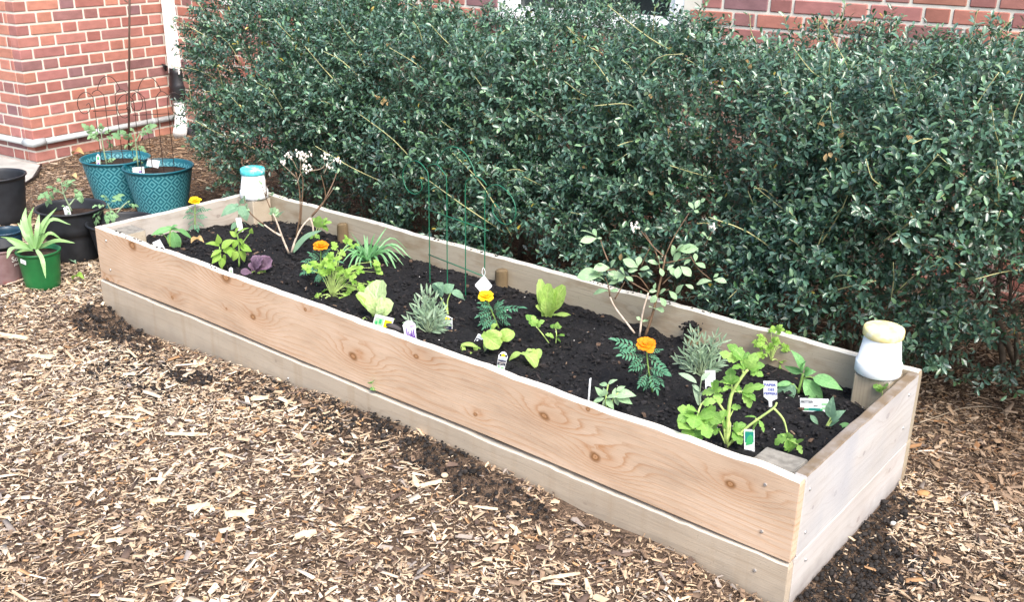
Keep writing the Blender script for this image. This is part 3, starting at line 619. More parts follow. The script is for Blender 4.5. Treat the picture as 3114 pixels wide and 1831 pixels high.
N = 650; x = rg.uniform(.05, BL-.05, N); y = rg.uniform(.05, BW-.05, N); L = rg.uniform(.008, .03, N); a = rg.uniform(0, 6.28, N); tl = rg.normal(0, .3, N)
Xv = np.stack([np.cos(a)*np.cos(tl), np.sin(a)*np.cos(tl), np.sin(tl)], -1); Yv = unit(np.cross((0, 0, 1), Xv)); Zv = np.cross(Xv, Yv)
V2, F2 = scatter(np.stack([x, y, sz(x, y)+.006], -1), Xv, Yv, Zv, L, L*.25, L*.12, CT, CFc); c2 = np.array([(.022, .018, .017)])*rg.uniform(.4, 1.8, N)[:, None]; q = rg.random(N) < .05; c2[q] = (.22, .15, .1)
M['clod'] = attrmat('soil clod', .85, .25)
F1 = np.concatenate([F1, F1[:, 2:3]], 1)
o = mesh(np.concatenate([V1, V2]), [*map(tuple, F1[:, :3]), *map(tuple, F2+len(V1))], M['clod'], False, None, np.concatenate([C1, np.repeat(c2, 8, axis=0)]))
tag(obj('soil_crumbs', o, soil), kind='stuff')
# spilled soil on the planks' top edges and beside the bed
N = 900; rg = np.random.default_rng(9); x = rg.uniform(.05, BL-.05, N)**1.0; sel = rg.random(N); y = np.where(sel < .45, rg.uniform(.003, .028, N), rg.uniform(BW-.027, BW-.003, N)); r = .001+.004*rg.random(N)**3
keep = noise2(x, y*0+sel.round(), 3.0, 51) > .55; x, y, r = x[keep], y[keep], r[keep]
x2 = np.concatenate([rg.normal(3.32, .10, 900), rg.normal(.55, .2, 500), rg.normal(1.5, .3, 900), rg.normal(.75, .16, 400)]); y2 = np.concatenate([rg.normal(.30, .14, 900), rg.normal(-.16, .07, 500), rg.normal(-.10, .05, 900), rg.normal(-.35, .05, 400)])
pq = rg.uniform(0, 1, (60000, 2)); pq = np.stack([pq[:, 0]*4.6-.6, pq[:, 1]*1.9-1.1], -1); pq = pq[in_patch(pq[:, 0], pq[:, 1]) > .12][:6500]; x2 = np.concatenate([x2, pq[:, 0]]); y2 = np.concatenate([y2, pq[:, 1]])
k2 = ~((x2 > -.01) & (x2 < BL+.008) & (y2 > -.012)); x2, y2 = x2[k2], y2[k2]; r2 = .002+.007*rg.random(len(x2))**3
V, F, c = lumps(np.concatenate([x, x2]), np.concatenate([y, y2]), np.concatenate([np.full(len(x), BT+.001), gz(x2, y2)+.006]), np.concatenate([r, r2]), (.5, .9), np.array([(.016, .014, .013)])*rg.uniform(.5, 2.2, len(x)+len(x2))[:, None], 12)
tag(obj('spilled_soil', mesh(V, F, M['clod'], False, None, c)), 'crumbs of dark soil spilled on the plank edges and beside the bed', kind='stuff')
# ------------------------------------------------------------------ hedge
HC = np.array([1.88, 1.735, .60]); HB = np.array([2.96, .66, .60]); HR = .36
def hsdf(P):
    P = np.asarray(P, float); C = np.broadcast_to(HC, P.shape).copy(); C[..., 1] += .30*np.clip((P[..., 0]-2.9)/.5, 0, 1)*np.clip((.75-P[..., 2])/.4, 0, 1) + .06*(P[..., 0]-1.2)*.3
    H = np.broadcast_to(HB, P.shape).copy()
    H[..., 2] += -.05+.05*np.clip((P[..., 0]+.3)/2., -1, 1)*.8-.025*np.exp(-((P[..., 0]-.45)/.6)**2) - .10*np.clip((-1.0-P[..., 0])/.8, 0, 1)
    C[..., 0] += .30*np.clip((.62-P[..., 2])/.6, 0, 1)*np.clip((.2-P[..., 0])/.8, 0, 1)
    q = np.abs(P-C)-(H-HR); d = np.linalg.norm(np.maximum(q, 0), axis=-1)+np.minimum(q.max(-1), 0)-HR
    b = (vnoise(P*2.6, 61)-.5)*.26+(vnoise(P*6.5, 62)-.5)*.12
    return d+b+.02
def hgrad(P, e=.01):
    return unit(np.stack([hsdf(P+np.eye(3)[i]*e)-hsdf(P-np.eye(3)[i]*e) for i in range(3)], -1))
rg = np.random.default_rng(77)
def sprigs(N, seed, dmin, dmax):
    rg = np.random.default_rng(seed); out = []; cnt = 0
    while cnt < N:
        q = HC+HB*1.15*rg.uniform(-1, 1, (60000, 3)); q = q[(q[:, 2] > .04)]
        d = hsdf(q); q = q[(d < dmax) & (d > dmin)]; n_ = hgrad(q); d = hsdf(q)
        cl = vnoise(q*3.4, 63)*.6+vnoise(q*8, 64)*.4
        low = np.clip((.70-q[:, 2])/.6, 0, 1); see = (n_*unit(CAM-q)).sum(-1)
        w = np.clip((cl-.24-.17*low)*5, .10, 1)*np.clip(.45+see*1.1, .10, 1)*np.where(q[:, 0] > 3.75, .3, 1)*np.where((n_[:, 2] < -.3), .35, 1)
        k = rg.random(len(q)) < w; out.append(np.concatenate([q[k], n_[k]], 1)); cnt += k.sum()
    A = np.concatenate(out)[:N]; P, n_ = A[:, :3], A[:, 3:]; rnd = unit(rg.normal(0, 1, (N, 3)))
    return P, unit(n_*.55+np.array([-.18, -.12, .42])+rnd*.55), n_
LT = np.array([(0, 0, 0), (.38, .40, .10), (.38, -.40, .10), (.38, 0, 0), (.78, .36, .06), (.78, -.36, .06), (.78, 0, -.03), (1.0, 0, -.08)], float)
LT4 = np.array([(0, 0, 0), (.55, .46, .07), (.55, -.46, .07), (.55, 0, -.01), (1.0, 0, -.05)], float); LF4 = np.array([(0, 3, 1, 1), (0, 2, 3, 3), (3, 4, 1, 1), (2, 4, 3, 3)])
LF = np.array([(0, 3, 1, 1), (0, 2, 3, 3), (3, 6, 4, 1), (2, 5, 6, 3), (6, 7, 4, 4), (5, 7, 6, 6)])
def quads_to_list(F): return [tuple(dict.fromkeys(f)) for f in F.tolist()]
def foliage(P, D, nleaf, slen, ll, seed, up=.75, tint=None, start=0.0, tv=LT, tf=LF):
    rg = np.random.default_rng(seed); N = len(P); t = (np.arange(nleaf)+.5)/nleaf*(1-start)+start
    A = unit(np.cross(D, rg.normal(0, 1, (N, 3)))); B = np.cross(D, A); ph = rg.uniform(0, 6.28, N)
    ang = ph[:, None]+np.arange(nleaf)[None]*2.4+rg.normal(0, .3, (N, nleaf))
    R = A[:, None]*np.cos(ang)[..., None]+B[:, None]*np.sin(ang)[..., None]
    X_ = unit(D[:, None]*rg.uniform(.3, 1.1, (N, nleaf, 1))+R*1.0+rg.normal(0, .18, (N, nleaf, 3)))
    nh = D[:, None]*.8+np.array([0, -.1, up])+rg.normal(0, .35, (N, nleaf, 3)); Y_ = unit(np.cross(nh, X_)); Z_ = np.cross(X_, Y_)
    base = P[:, None]+D[:, None]*(t[None, :, None]*slen)+R*.0015
    L = ll*rg.uniform(.42, 1.25, (N, nleaf)); W = L*rg.uniform(.42, .58, (N, nleaf))
    V, F = scatter(base.reshape(-1, 3), X_.reshape(-1, 3), Y_.reshape(-1, 3), Z_.reshape(-1, 3), L.ravel(), W.ravel(), L.ravel(), tv, tf)
    k = N*nleaf; c = np.array([(.072, .146, .098)])*rg.uniform(.5, 1.7, (k, 1))+rg.normal(0, .005, (k, 3)); tp = np.tile(np.arange(nleaf) >= nleaf-3, N) & (rg.random(k) < .45); c = np.where(tp[:, None], c*np.array([(1.55, 1.4, 1.05)]), c)
    s = rg.random(k); c = np.where((s < .05)[:, None], np.array([(.045, .12, .04)]), c); c = np.where((s > .997)[:, None], np.array([(.38, .30, .05)]), c); c = np.maximum(c, .004)
    return V, F, np.repeat(c, len(tv), axis=0)
def fmesh(V, F, col, mats, smooth=True):
    tri = F[F[:, 2] == F[:, 3]][:, :3] if False else None
    return V, F, col
def tri_or_quad(V, F, mat, col):
    """degenerate fourth corners dropped, all as triangles"""
    t = [F[:, :3]]; m4 = (F[:, 3] != F[:, 2]) & (F[:, 3] != F[:, 0]) & (F[:, 3] != F[:, 1]); t.append(F[m4][:, [0, 2, 3]])
    return mesh(V, np.concatenate(t), mat, True, None, col)
n = NT('glossy hedge leaf'); c = n.attr(); f = n.noise(n.geo(), 25, 2); c2 = n.mix(.4, c, n.ramp(f, [(.3, .6), (.7, 1.3)]), 'MULTIPLY')
n.fin(c2, .32, .7, Coat_Weight=.35, Coat_Roughness=.2); n.translucent(n.mix(.5, c, (.06, .16, .03)), .14); M['hleaf'] = n.m
M['shoot'] = plain('young shoot', (.46, .45, .22), .55, .3, .3, 12); M['branch'] = plain('hedge branch', (.15, .12, .09), .8, .2, .35, 25)
hedge = thing('hedge', 'wide dense hedge of small glossy dark green leaves behind the raised bed', 'hedge', (1.5, 1.75, 0))
P, D, n_ = sprigs(8600, 71, -.10, .01)
V, F, c = foliage(P, D, 13, .088, .0285, 72)
tag(obj('foliage', tri_or_quad(V, F, M['hleaf'], c), hedge), kind='stuff')
Pi, Di, _n = sprigs(10800, 171, -.55, -.09)
V, F, c = foliage(Pi, Di, 14, .10, .030, 172, tv=LT4, tf=LF4)
tag(obj('inner_foliage', tri_or_quad(V, F, M['hleaf'], c), hedge), kind='stuff')
def ribbons(P0, P1, r0, r1, sag, seed, nseg=3):
    """thin three-sided twigs"""
    rg = np.random.default_rng(seed); N = len(P0); D = unit(P1-P0); A = unit(np.cross(D, rg.normal(0, 1, (N, 3)))); B = np.cross(D, A); V = []
    for i in range(nseg+1):
        t = i/nseg; c = P0+(P1-P0)*t+A*(math.sin(math.pi*t)*sag*rg.normal(1, .4, (N, 1))); r = r0+(r1-r0)*t
        for k in range(3):
            a = 2.094*k; V.append(c+(A*math.cos(a)+B*math.sin(a))*np.reshape(r, (-1, 1)))
    V = np.stack(V, 1); k = V.shape[1]; f = np.array([(i*3+a, i*3+(a+1) % 3, i*3+3+(a+1) % 3, i*3+3+a) for i in range(nseg) for a in range(3)])
    return V.reshape(-1, 3), (np.arange(N)[:, None, None]*k+f[None]).reshape(-1, 4)
k = rg.permutation(len(P))[:3500]
V1, F1 = ribbons(P[k]-D[k]*.02, P[k]+D[k]*.09, np.full(len(k), .0012), np.full(len(k), .0007), .004, 73, 2)
base = []; tips = []
stems = [(-1.2, 1.75), (-.7, 1.7), (-.1, 1.8), (.45, 1.7), (.95, 1.8), (1.5, 1.72), (2.0, 1.75), (2.3, 1.55), (2.72, 1.72), (3.2, 1.95), (3.7, 1.9)]
tw0 = []; tw1 = []; trunks = []
for (sx_, sy_) in stems:
    for j in range(3):
        a = np.array([sx_+rg.normal(0, .05), sy_+rg.normal(0, .05), -.02]); b = a+np.array([rg.normal(0, .16), rg.normal(-.06, .12), rg.uniform(.3, .5)]); c_ = b+np.array([rg.normal(0, .2), rg.normal(-.1, .15), rg.uniform(.15, .35)])
        pth = spline([a, (a+b)/2+rg.normal(0, .02, 3), b, c_], 9); obj('trunk', mesh(*tube(pth, np.linspace(rg.uniform(.010, .017), .004, 9), 7)[:2], M['branch'], True), hedge)
        for q in range(26):
            s_ = pth[rg.integers(3, 9)]; d_ = unit(np.array([rg.normal(0, 1), rg.normal(-.2, .8), rg.normal(.5, .6)])); tw0.append(s_); tw1.append(s_+d_*rg.uniform(.15, .5))
tw0, tw1 = np.array(tw0), np.array(tw1); ok = (hsdf(tw1) < -.03); tw0, tw1 = tw0[ok], tw1[ok]
V2, F2 = ribbons(tw0, tw1, np.full(len(tw0), .0030), np.full(len(tw0), .0012), .03, 74)
# dead twiggy tangle low in the hedge
q = HC+HB*rg.uniform(-1, 1, (9000, 3)); q[:, 2] = rg.uniform(.05, .75, 9000); d = hsdf(q); q = q[(d < -.05) & (d > -.3) & (vnoise(q*3.0, 66) > .50)][:1500]; e = q+unit(rg.normal(0, 1, q.shape)+np.array([0, -.3, .1]))*rg.uniform(.06, .22, (len(q), 1))
V3, F3 = ribbons(q, e, np.full(len(q), .0014), np.full(len(q), .0006), .02, 75)
tag(obj('twigs', mesh(np.concatenate([V1, V2, V3]), np.concatenate([F1, F2+len(V1), F3+len(V1)+len(V2)]), M['branch']), hedge), kind='stuff')
# long unclipped shoots, one object each; seated on the foliage along its own surface
def hit_hedge(x, y):
    v = unit(ray(x, y)); t = np.linspace(1.5, 7.5, 400); d = hsdf(CAM+v*t[:, None]); k = np.nonzero(d < 0)[0]
    return CAM+v*(t[k[0]] if len(k) else np.nan)
SH = {'h1': [(420, 340, 60, 150), (620, 520, 440, 280), (470, 690, 330, 330), (560, 580, 440, 530), (470, 680, 180, 540), (270, 960, 200, 630), (570, 1120, 250, 970), (740, 1200, 640, 1150), (740, 960, 540, 780), (870, 1130, 800, 1020), (900, 970, 790, 800), (1010, 990, 840, 700), (850, 730, 740, 660), (1440, 720, 1130, 370), (1070, 350, 880, 150), (1540, 360, 1400, 160), (1590, 640, 1280, 410), (1630, 560, 1730, 370), (1620, 540, 1560, 410), (1400, 890, 1260, 810), (2110, 570, 1810, 380), (2090, 1400, 1560, 910), (1790, 1480, 1210, 1170), (2100, 120, 1910, 0), (2080, 350, 2000, 170), (1700, 350, 1620, 230), (1000, 130, 985, 30), (460, 720, 320, 740)],
      'h2': [(180, 360, 30, 200), (480, 790, 380, 610), (1440, 440, 1120, 210), (2000, 420, 1450, 40), (1520, 770, 1320, 460), (1690, 660, 2060, 430), (2200, 730, 2220, 480), (2190, 580, 2070, 470), (1340, 790, 1100, 650), (1300, 830, 1140, 790), (1700, 880, 1340, 850), (1000, 1010, 800, 870), (540, 1030, 440, 900), (610, 900, 680, 770), (270, 1080, 110, 970), (430, 460, 620, 240), (620, 250, 780, 90), (2300, 1430, 1950, 1330), (1700, 1125, 1530, 1170), (1290, 200, 1400, 80), (1230, 330, 1120, 210), (1660, 600, 1560, 480), (440, 1480, 200, 1230), (1470, 1320, 1600, 1240)],
      'h3': [(800, 620, 520, 350), (790, 600, 815, 350), (950, 530, 720, 110), (720, 470, 715, 130), (960, 520, 1090, 420), (700, 1000, 800, 790), (890, 1000, 800, 770), (830, 700, 900, 580), (520, 800, 420, 570), (1300, 760, 1250, 560), (1365, 820, 1360, 620), (2100, 1150, 2010, 790), (2170, 1160, 2245, 700), (1940, 1480, 1570, 1120), (1340, 1440, 1610, 1160), (1200, 1400, 1070, 1190), (920, 1470, 1100, 1080), (890, 1460, 770, 1260), (2070, 1480, 2050, 1200), (2050, 1400, 1930, 1270), (2060, 1420, 2130, 1240), (1860, 850, 2070, 540), (1430, 720, 1600, 560), (380, 1480, 230, 1410), (1600, 1050, 1420, 1080)],
      'h4': [(210, 500, 410, 80), (610, 490, 1000, 190), (180, 540, 340, 280), (650, 900, 670, 630), (680, 830, 940, 650), (1310, 530, 1360, 300), (1350, 270, 1340, 10), (1350, 270, 1030, 0), (1130, 690, 950, 590), (1500, 680, 1200, 740), (240, 740, 400, 720), (240, 830, 560, 750), (80, 560, 0, 480), (120, 470, 0, 300)],
      '5': [(1600, 470, 1110, 200), (1500, 310, 1350, 40), (1600, 180, 1400, 20), (1420, 590, 1230, 700), (400, 210, 270, 170), (1200, 260, 1040, 240)],
      '8': [(960, 860, 480, 180), (890, 820, 280, 400), (640, 920, 560, 790), (1240, 460, 1060, 370), (1080, 330, 920, 320)],
      'f': [(2650, 118, 2660, 60), (2970, 140, 2973, 30), (2995, 140, 3080, 55), (2548, 110, 2572, 10), (2300, 130, 2280, 40), (1985, 110, 1992, 20), (1515, 60, 1525, 5), (640, 60, 600, 5), (1830, 60, 1850, 10), (2720, 110, 2726, 62), (2120, 60, 2150, 5), (2400, 95, 2384, 45), (3060, 190, 3100, 120), (570, 220, 520, 200)]}
srg = np.random.default_rng(5)
for cname, lst in SH.items():
    for (x1, y1, x2, y2) in lst:
        a_, b_ = cp(cname, x1, y1), cp(cname, x2, y2); A = hit_hedge(*a_); B0 = hit_hedge(*b_)
        if np.isnan(A).any(): A = at_y(*a_, 1.7)
        w = unit(A-CAM); A = A+w*.015
        tgt = np.linalg.norm(A-CAM)-srg.uniform(.04, .14)
        B = CAM+unit(ray(*b_))*tgt
        if not np.isnan(B0).any() and np.linalg.norm(B0-CAM) < tgt: B = CAM+unit(ray(*b_))*(np.linalg.norm(B0-CAM)-.045)
        Lh = np.linalg.norm(B-A); n_s = 7; mid = (A+B)/2+srg.normal(0, .05, 3)*Lh+np.array([0, 0, .03])*Lh; pth = spline([A, mid, B], n_s)
        V, Fx, U = tube(pth, np.linspace(.0032 if Lh > .25 else .0024, .0012, n_s), 5)
        me_c = np.array([(.40, .40, .16)])*np.ones((len(V), 1))
        nl = int(np.clip(Lh/.022, 4, 16)); Dv = unit(pth[-1]-pth[2]); st = pth[2] if srg.random() < .6 else pth[3]
        Vl, Fl, cl = foliage(st[None], Dv[None], nl, np.linalg.norm(pth[-1]-st), .026, int(srg.integers(1e6)), .6)
        allF = Fx+[tuple(int(i)+len(V) for i in f) for f in quads_to_list(Fl)]
        me = mesh(np.concatenate([V, Vl]), allF, [M['shoot'], M['hleaf']], True, None, np.concatenate([me_c, cl]), [0]*len(Fx)+[1]*len(Fl)); obj('shoot', me, hedge)
# dry leaves caught in the hedge
def leaf_outline(kind):
    t = np.linspace(0, 1, 9)
    if kind == 'ovate': w = .5*np.sin(np.pi*t**.75)**.9*(1-.25*t)
    elif kind == 'obovate': w = .5*np.sin(np.pi*t**1.25)**.85
    elif kind == 'lance': w = .5*np.sin(np.pi*t**.9)**.7
    elif kind == 'strap': w = .5*np.minimum(1, (.55+t*2.5))*np.clip((1-t)*2.2, 0, 1)**.7
    elif kind == 'lettuce': w = .5*np.where(t < .3, .34+t*.4, .46+.54*np.sin(np.clip((t-.3)/.7, 0, 1)**.8*np.pi*.97)**.8*1.0)*np.where(t > .97, .55, 1)
    else: w = .5*np.sin(np.pi*t)
    w = np.array(w); w[-1] = w[-1] if kind == 'lettuce' else 0; w[0] = max(w[0], .03); return t, w
def leaf_mesh(kind, mat, arch=.12, fold=.18, wave=0.0, twist=0.0, seed=0, nu=2, curl=0.0):
    """unit leaf along x: half-width .5 at most; arch lifts the middle, fold cups the blade"""
    t, w = leaf_outline(kind); rg = np.random.default_rng(seed); V = []; U = []; cols_ = 2*nu+1
    for i, (a, b) in enumerate(zip(t, w)):
        for k in range(-nu, nu+1):
            s = k/nu; y = b*s; z = 4*arch*a*(1-a)+fold*abs(y)*(1 if fold > 0 else 1)-abs(y)**2*curl
            if wave: z += wave*abs(s)**2*math.sin(a*26+(0 if s > 0 else 1.7)+seed)*(.4+.6*a); 
            x = a+(.03*wave*10*abs(s)*math.cos(a*31+seed) if wave else 0)
            ct, st_ = math.cos(twist*a), math.sin(twist*a); V.append((x, y*ct-z*st_*0, z+y*st_)); U.append((.5+.5*s, a))
    F = [(i*cols_+k, (i+1)*cols_+k, (i+1)*cols_+k+1, i*cols_+k+1) for i in range(len(t)-1) for k in range(cols_-1)]
    return mesh(V, F, mat, True, U)
dl = [leaf_mesh('obovate', M['dead'], .1, .3, 0, .4, s) for s in range(3)]
for (c_, x_, y_) in [('h1', 1680, 755), ('h1', 1735, 775), ('h1', 1750, 800), ('h1', 1770, 830), ('h1', 1800, 815), ('h1', 470, 830), ('h1', 680, 365), ('h1', 1830, 355), ('h1', 2020, 465), ('h1', 1225, 1190), ('h2', 510, 675), ('h2', 860, 765), ('h2', 880, 1130), ('h2', 1810, 775), ('h2', 1945, 1095), ('h2', 1285, 1355), ('h3', 870, 1040), ('h3', 885, 1055), ('h3', 790, 1145), ('h3', 775, 1150), ('h3', 760, 950), ('h3', 190, 470), ('h3', 210, 475), ('h3', 1410, 1075), ('h3', 840, 1220), ('h4', 1070, 305), ('5', 740, 40), ('5', 580, 420)]:
    p_ = hit_hedge(*cp(c_, x_, y_))
    if np.isnan(p_).any(): continue
    p_ = p_-unit(p_-CAM)*.025; X_, Y_, Z_ = frame(srg.normal(0, 1, 3), unit(CAM-p_)+srg.normal(0, .3, 3)); s = srg.uniform(.022, .034)
    obj('dry_leaf', dl[srg.integers(3)], hedge, mat4(X_*s, Y_*s*.6, Z_*s, p_))
# ------------------------------------------------------------------ plant kit
prg = np.random.default_rng(101)
LM = {}
def lm(kind, mat, **k):
    key = (kind, mat, tuple(sorted(k.items())))
    if key not in LM: LM[key] = [leaf_mesh(kind, M[mat], seed=s, **k) for s in range(3)]
    return LM[key][prg.integers(3)]
CEL = [(0, 0, .03), (.1, .10, .20), (.18, .24, .52), (.27, .35, .46), (.34, .45, .58), (.42, .54, .48), (.48, .58, .30), (.6, .68, .38), (.7, .78, .40), (.8, .86, .26), (.92, .94, .17), (1., 1., 0)]
def lobed_data(pts, arch=.1, fold=.15, sc=1.0, off=(0, 0, 0), ang=0.0, droop=0.0, wr=1.0):
    V = []; U = []
    for (t, x, y) in pts:
        for s in (-1, 0, 1):
            X_ = t if s == 0 else x; Y_ = s*y*wr; Z_ = 4*arch*X_*(1-X_)+fold*abs(Y_)-droop*X_*X_; V.append((X_, Y_, Z_)); U.append((.5+.5*s, X_))
    V = np.array(V)*sc; c, s_ = math.cos(ang), math.sin(ang); V = np.stack([V[:, 0]*c-V[:, 1]*s_, V[:, 0]*s_+V[:, 1]*c, V[:, 2]], -1)+off
    n_ = len(pts); F = [(i*3+k, i*3+3+k, i*3+4+k, i*3+1+k) for i in range(n_-1) for k in (0, 1)]
    return V, F, U
def simple_pts(kind):
    t, w = leaf_outline(kind); return [(a, a, b) for a, b in zip(t, w)]
def comp(pairs, term, pts, L0, ang, wr, droop, mat, smat, jit=.15, rachis=.012, seed=0):
    rg = np.random.default_rng(seed); m = MB(); Z = lambda x: .25*x*(1-x)-droop*x*x*.4
    m.add(*tube([(x, 0, Z(x)) for x in np.linspace(0, term, 7)], np.linspace(rachis, rachis*.5, 7), 4), mi=1)
    for x, l in pairs:
        for s in (-1, 1):
            V, F, U = lobed_data(pts, .12, .25, l*L0*rg.uniform(.85, 1.15), (x, 0, Z(x)), s*(ang+rg.normal(0, jit)), droop*rg.uniform(.6, 1.4), wr); m.add(V, F, U, 0)
    V, F, U = lobed_data(pts, .12, .25, L0*1.15, (term, 0, Z(term)), rg.normal(0, .1), droop, wr); m.add(V, F, U, 0)
    return m.mesh([M[mat], M[smat]], True)
TOM = [comp([(.34, .55), (.58, .95)], .74, CEL, .36, 1.0, .85, .5, 'tomato', 'stem_p', seed=s) for s in range(4)]
MAR = [comp([(.2, .7), (.36, .95), (.52, 1.), (.67, .9), (.8, .7)], .86, simple_pts('lance'), .30, .95, .34, .2, 'marigold', 'stem_p', .1, .010, s) for s in range(4)]
PAR = [comp([(.55, .9)], .68, CEL, .42, .95, 1.0, .3, 'parsley', 'stem_l', .2, .014, s) for s in range(4)]
CLF = [mesh(*lobed_data(CEL, .12+.05*s, .2-.1*s, droop=.1*s)[:2], M['celery'], True, lobed_data(CEL)[2]) for s in range(3)]
class Plant:
    def __init__(s, name, label, cat, c, x, y, crop_ground='soil', group=None, base=None):
        s.c = c; px, py = cp(c, x, y)
        if base is not None: B = np.array(base, float)
        else:
            B = at_z(px, py, .29)
            for _ in range(8):
                z = float(sz(np.clip(B[0], .05, BL-.05), np.clip(B[1], .05, BW-.05))) if crop_ground == 'soil' else crop_ground
                B = at_z(px, py, z)
            if crop_ground == 'soil':
                B[0] = np.clip(B[0], .05, BL-.06); B[1] = np.clip(B[1], .055, BW-.06)
        s.B = B; h = B-CAM; h[2] = 0; s.h = unit(h); s.root = thing(name, label, cat, tuple(B), group); s.v = unit(CAM-B); s.r = np.cross(s.h, (0, 0, 1.))
    def q(s, x, y, dd=0.0, c=None):
        px, py = cp(c or s.c, x, y); return at_plane(px, py, s.B+s.h*dd, s.h)
    def stem(s, pts, r0=.003, r1=.0018, mat='stem', dd=None, name='stem', n=9):
        P = [s.q(p[0], p[1], (p[2] if len(p) > 2 else 0.0)) for p in pts]
        if dd: P = [p+s.h*dd*i/(len(P)-1) for i, p in enumerate(P)]
        P = spline(P, n); o = obj(name, mesh(*tube(P, np.linspace(r0, r1, n), 6)[:2], M[mat], True), s.root); return P
    def leaf(s, me, b, t, wr, ddb=0.0, ddt=None, up=.6, name='leaf', cam_=.55):
        ddt = prg.uniform(-.025, .02) if ddt is None else ddt
        b = s.q(b[0], b[1], ddb) if len(b) == 2 else np.asarray(b); t = s.q(t[0], t[1], ddt) if len(t) == 2 else np.asarray(t)
        L = np.linalg.norm(t-b); X_, Y_, Z_ = frame(t-b, s.v*cam_+np.array([0, 0, up])+prg.normal(0, .22, 3))
        return obj(name, me, s.root, mat4(X_*L, Y_*L*wr, Z_*L*min(1, max(wr, .5)), b))
    def leaves(s, kind, mat, lst, **k):
        for e in lst:
            b, t, w = e[0], e[1], e[2] if len(e) > 2 else .45
            s.leaf(lm(kind, mat, **k), b, t, w*(1.28 if kind == 'ovate' else 1.1))
def P2(l, w): return [((a, b), (c, d), w) for a, b, c, d in l]
def strap(pl, pts, w, mat, name='leaf', dds=(0, -.02, -.04), n=11, kind='strap'):
    P = spline([pl.q(x, y, d) if not isinstance(x, np.ndarray) else x for (x, y), d in zip(pts, dds)], n); T_ = unit(np.gradient(P, axis=0)); V = []; U = []
    for i, p in enumerate(P):
        t = i/(n-1); Nn = unit(np.array([0, 0, .7])+pl.v*.6); Y_ = unit(np.cross(Nn, T_[i])); Zz = np.cross(T_[i], Y_); b = .5*w*min(1, .6+t*2)*min(1, (1-t)*2.4+.02)**.75
        for s in (-1, 0, 1): V.append(p+Y_*b*s+Zz*abs(s)*b*.35); U.append((.5+.5*s, t))
    F = [(i*3+k, i*3+3+k, i*3+4+k, i*3+1+k) for i in range(n-1) for k in (0, 1)]
    return obj(name, mesh(V, F, M[mat], True, U), pl.root)
PET = {k: [leaf_mesh('lettuce', M[k], .10, .1, .05, 0, s) for s in range(3)] for k in ('petal_y', 'petal_o')}
def flower(pl, p, R, mat, tilt=.5):
    N = unit(np.array([0, 0, 1.])+pl.v*tilt); X0 = unit(np.cross(N, (1, 0, .1))); Y0 = np.cross(N, X0)
    V, F, U = lathe([(0, -.006), (R*.16, -.003), (R*.26, R*.2), (R*.22, R*.3), (0, R*.36)], 10); V = p+V[:, :1]*X0+V[:, 1:2]*Y0+V[:, 2:]*N
    hd = obj('flower_head', mesh(V, F, M[mat], True, U), pl.root)
    for ring, (k, l, el) in enumerate(((9, 1., .12), (7, .78, .45), (5, .5, .9))):
        for i in range(k):
            a = 6.283*i/k+ring*.4+prg.normal(0, .12); d = X0*math.cos(a)+Y0*math.sin(a); X_ = unit(d+N*(el+prg.normal(0, .08))); Y_ = unit(np.cross(N, X_)); Zz = np.cross(X_, Y_); L = R*l*prg.uniform(.9, 1.1)
            obj('petal', PET[mat][prg.integers(3)], hd, mat4(X_*L, Y_*L*.82, Zz*L, p+N*R*.1*ring))
    V, F, U = lathe([(R*.10, -R*.45), (R*.2, -R*.2), (R*.3, R*.05)], 8); V = p+V[:, :1]*X0+V[:, 1:2]*Y0+V[:, 2:]*N; obj('calyx', mesh(V, F, M['stem'], True, U), pl.root)
def marigold(label, c, base, top, fl, R, petal, lst, stem_pts=None):
    p = Plant('marigold', label, 'marigold', c, *base, group='marigolds in the raised bed'); p.stem(stem_pts or [base, top, fl], .0032, .002); flower(p, p.q(*fl), R, petal)
    for (x1, y1, x2, y2) in lst: p.leaf(MAR[prg.integers(4)], (x1, y1), (x2, y2), 1.0, 0, prg.uniform(-.05, .03))
    return p
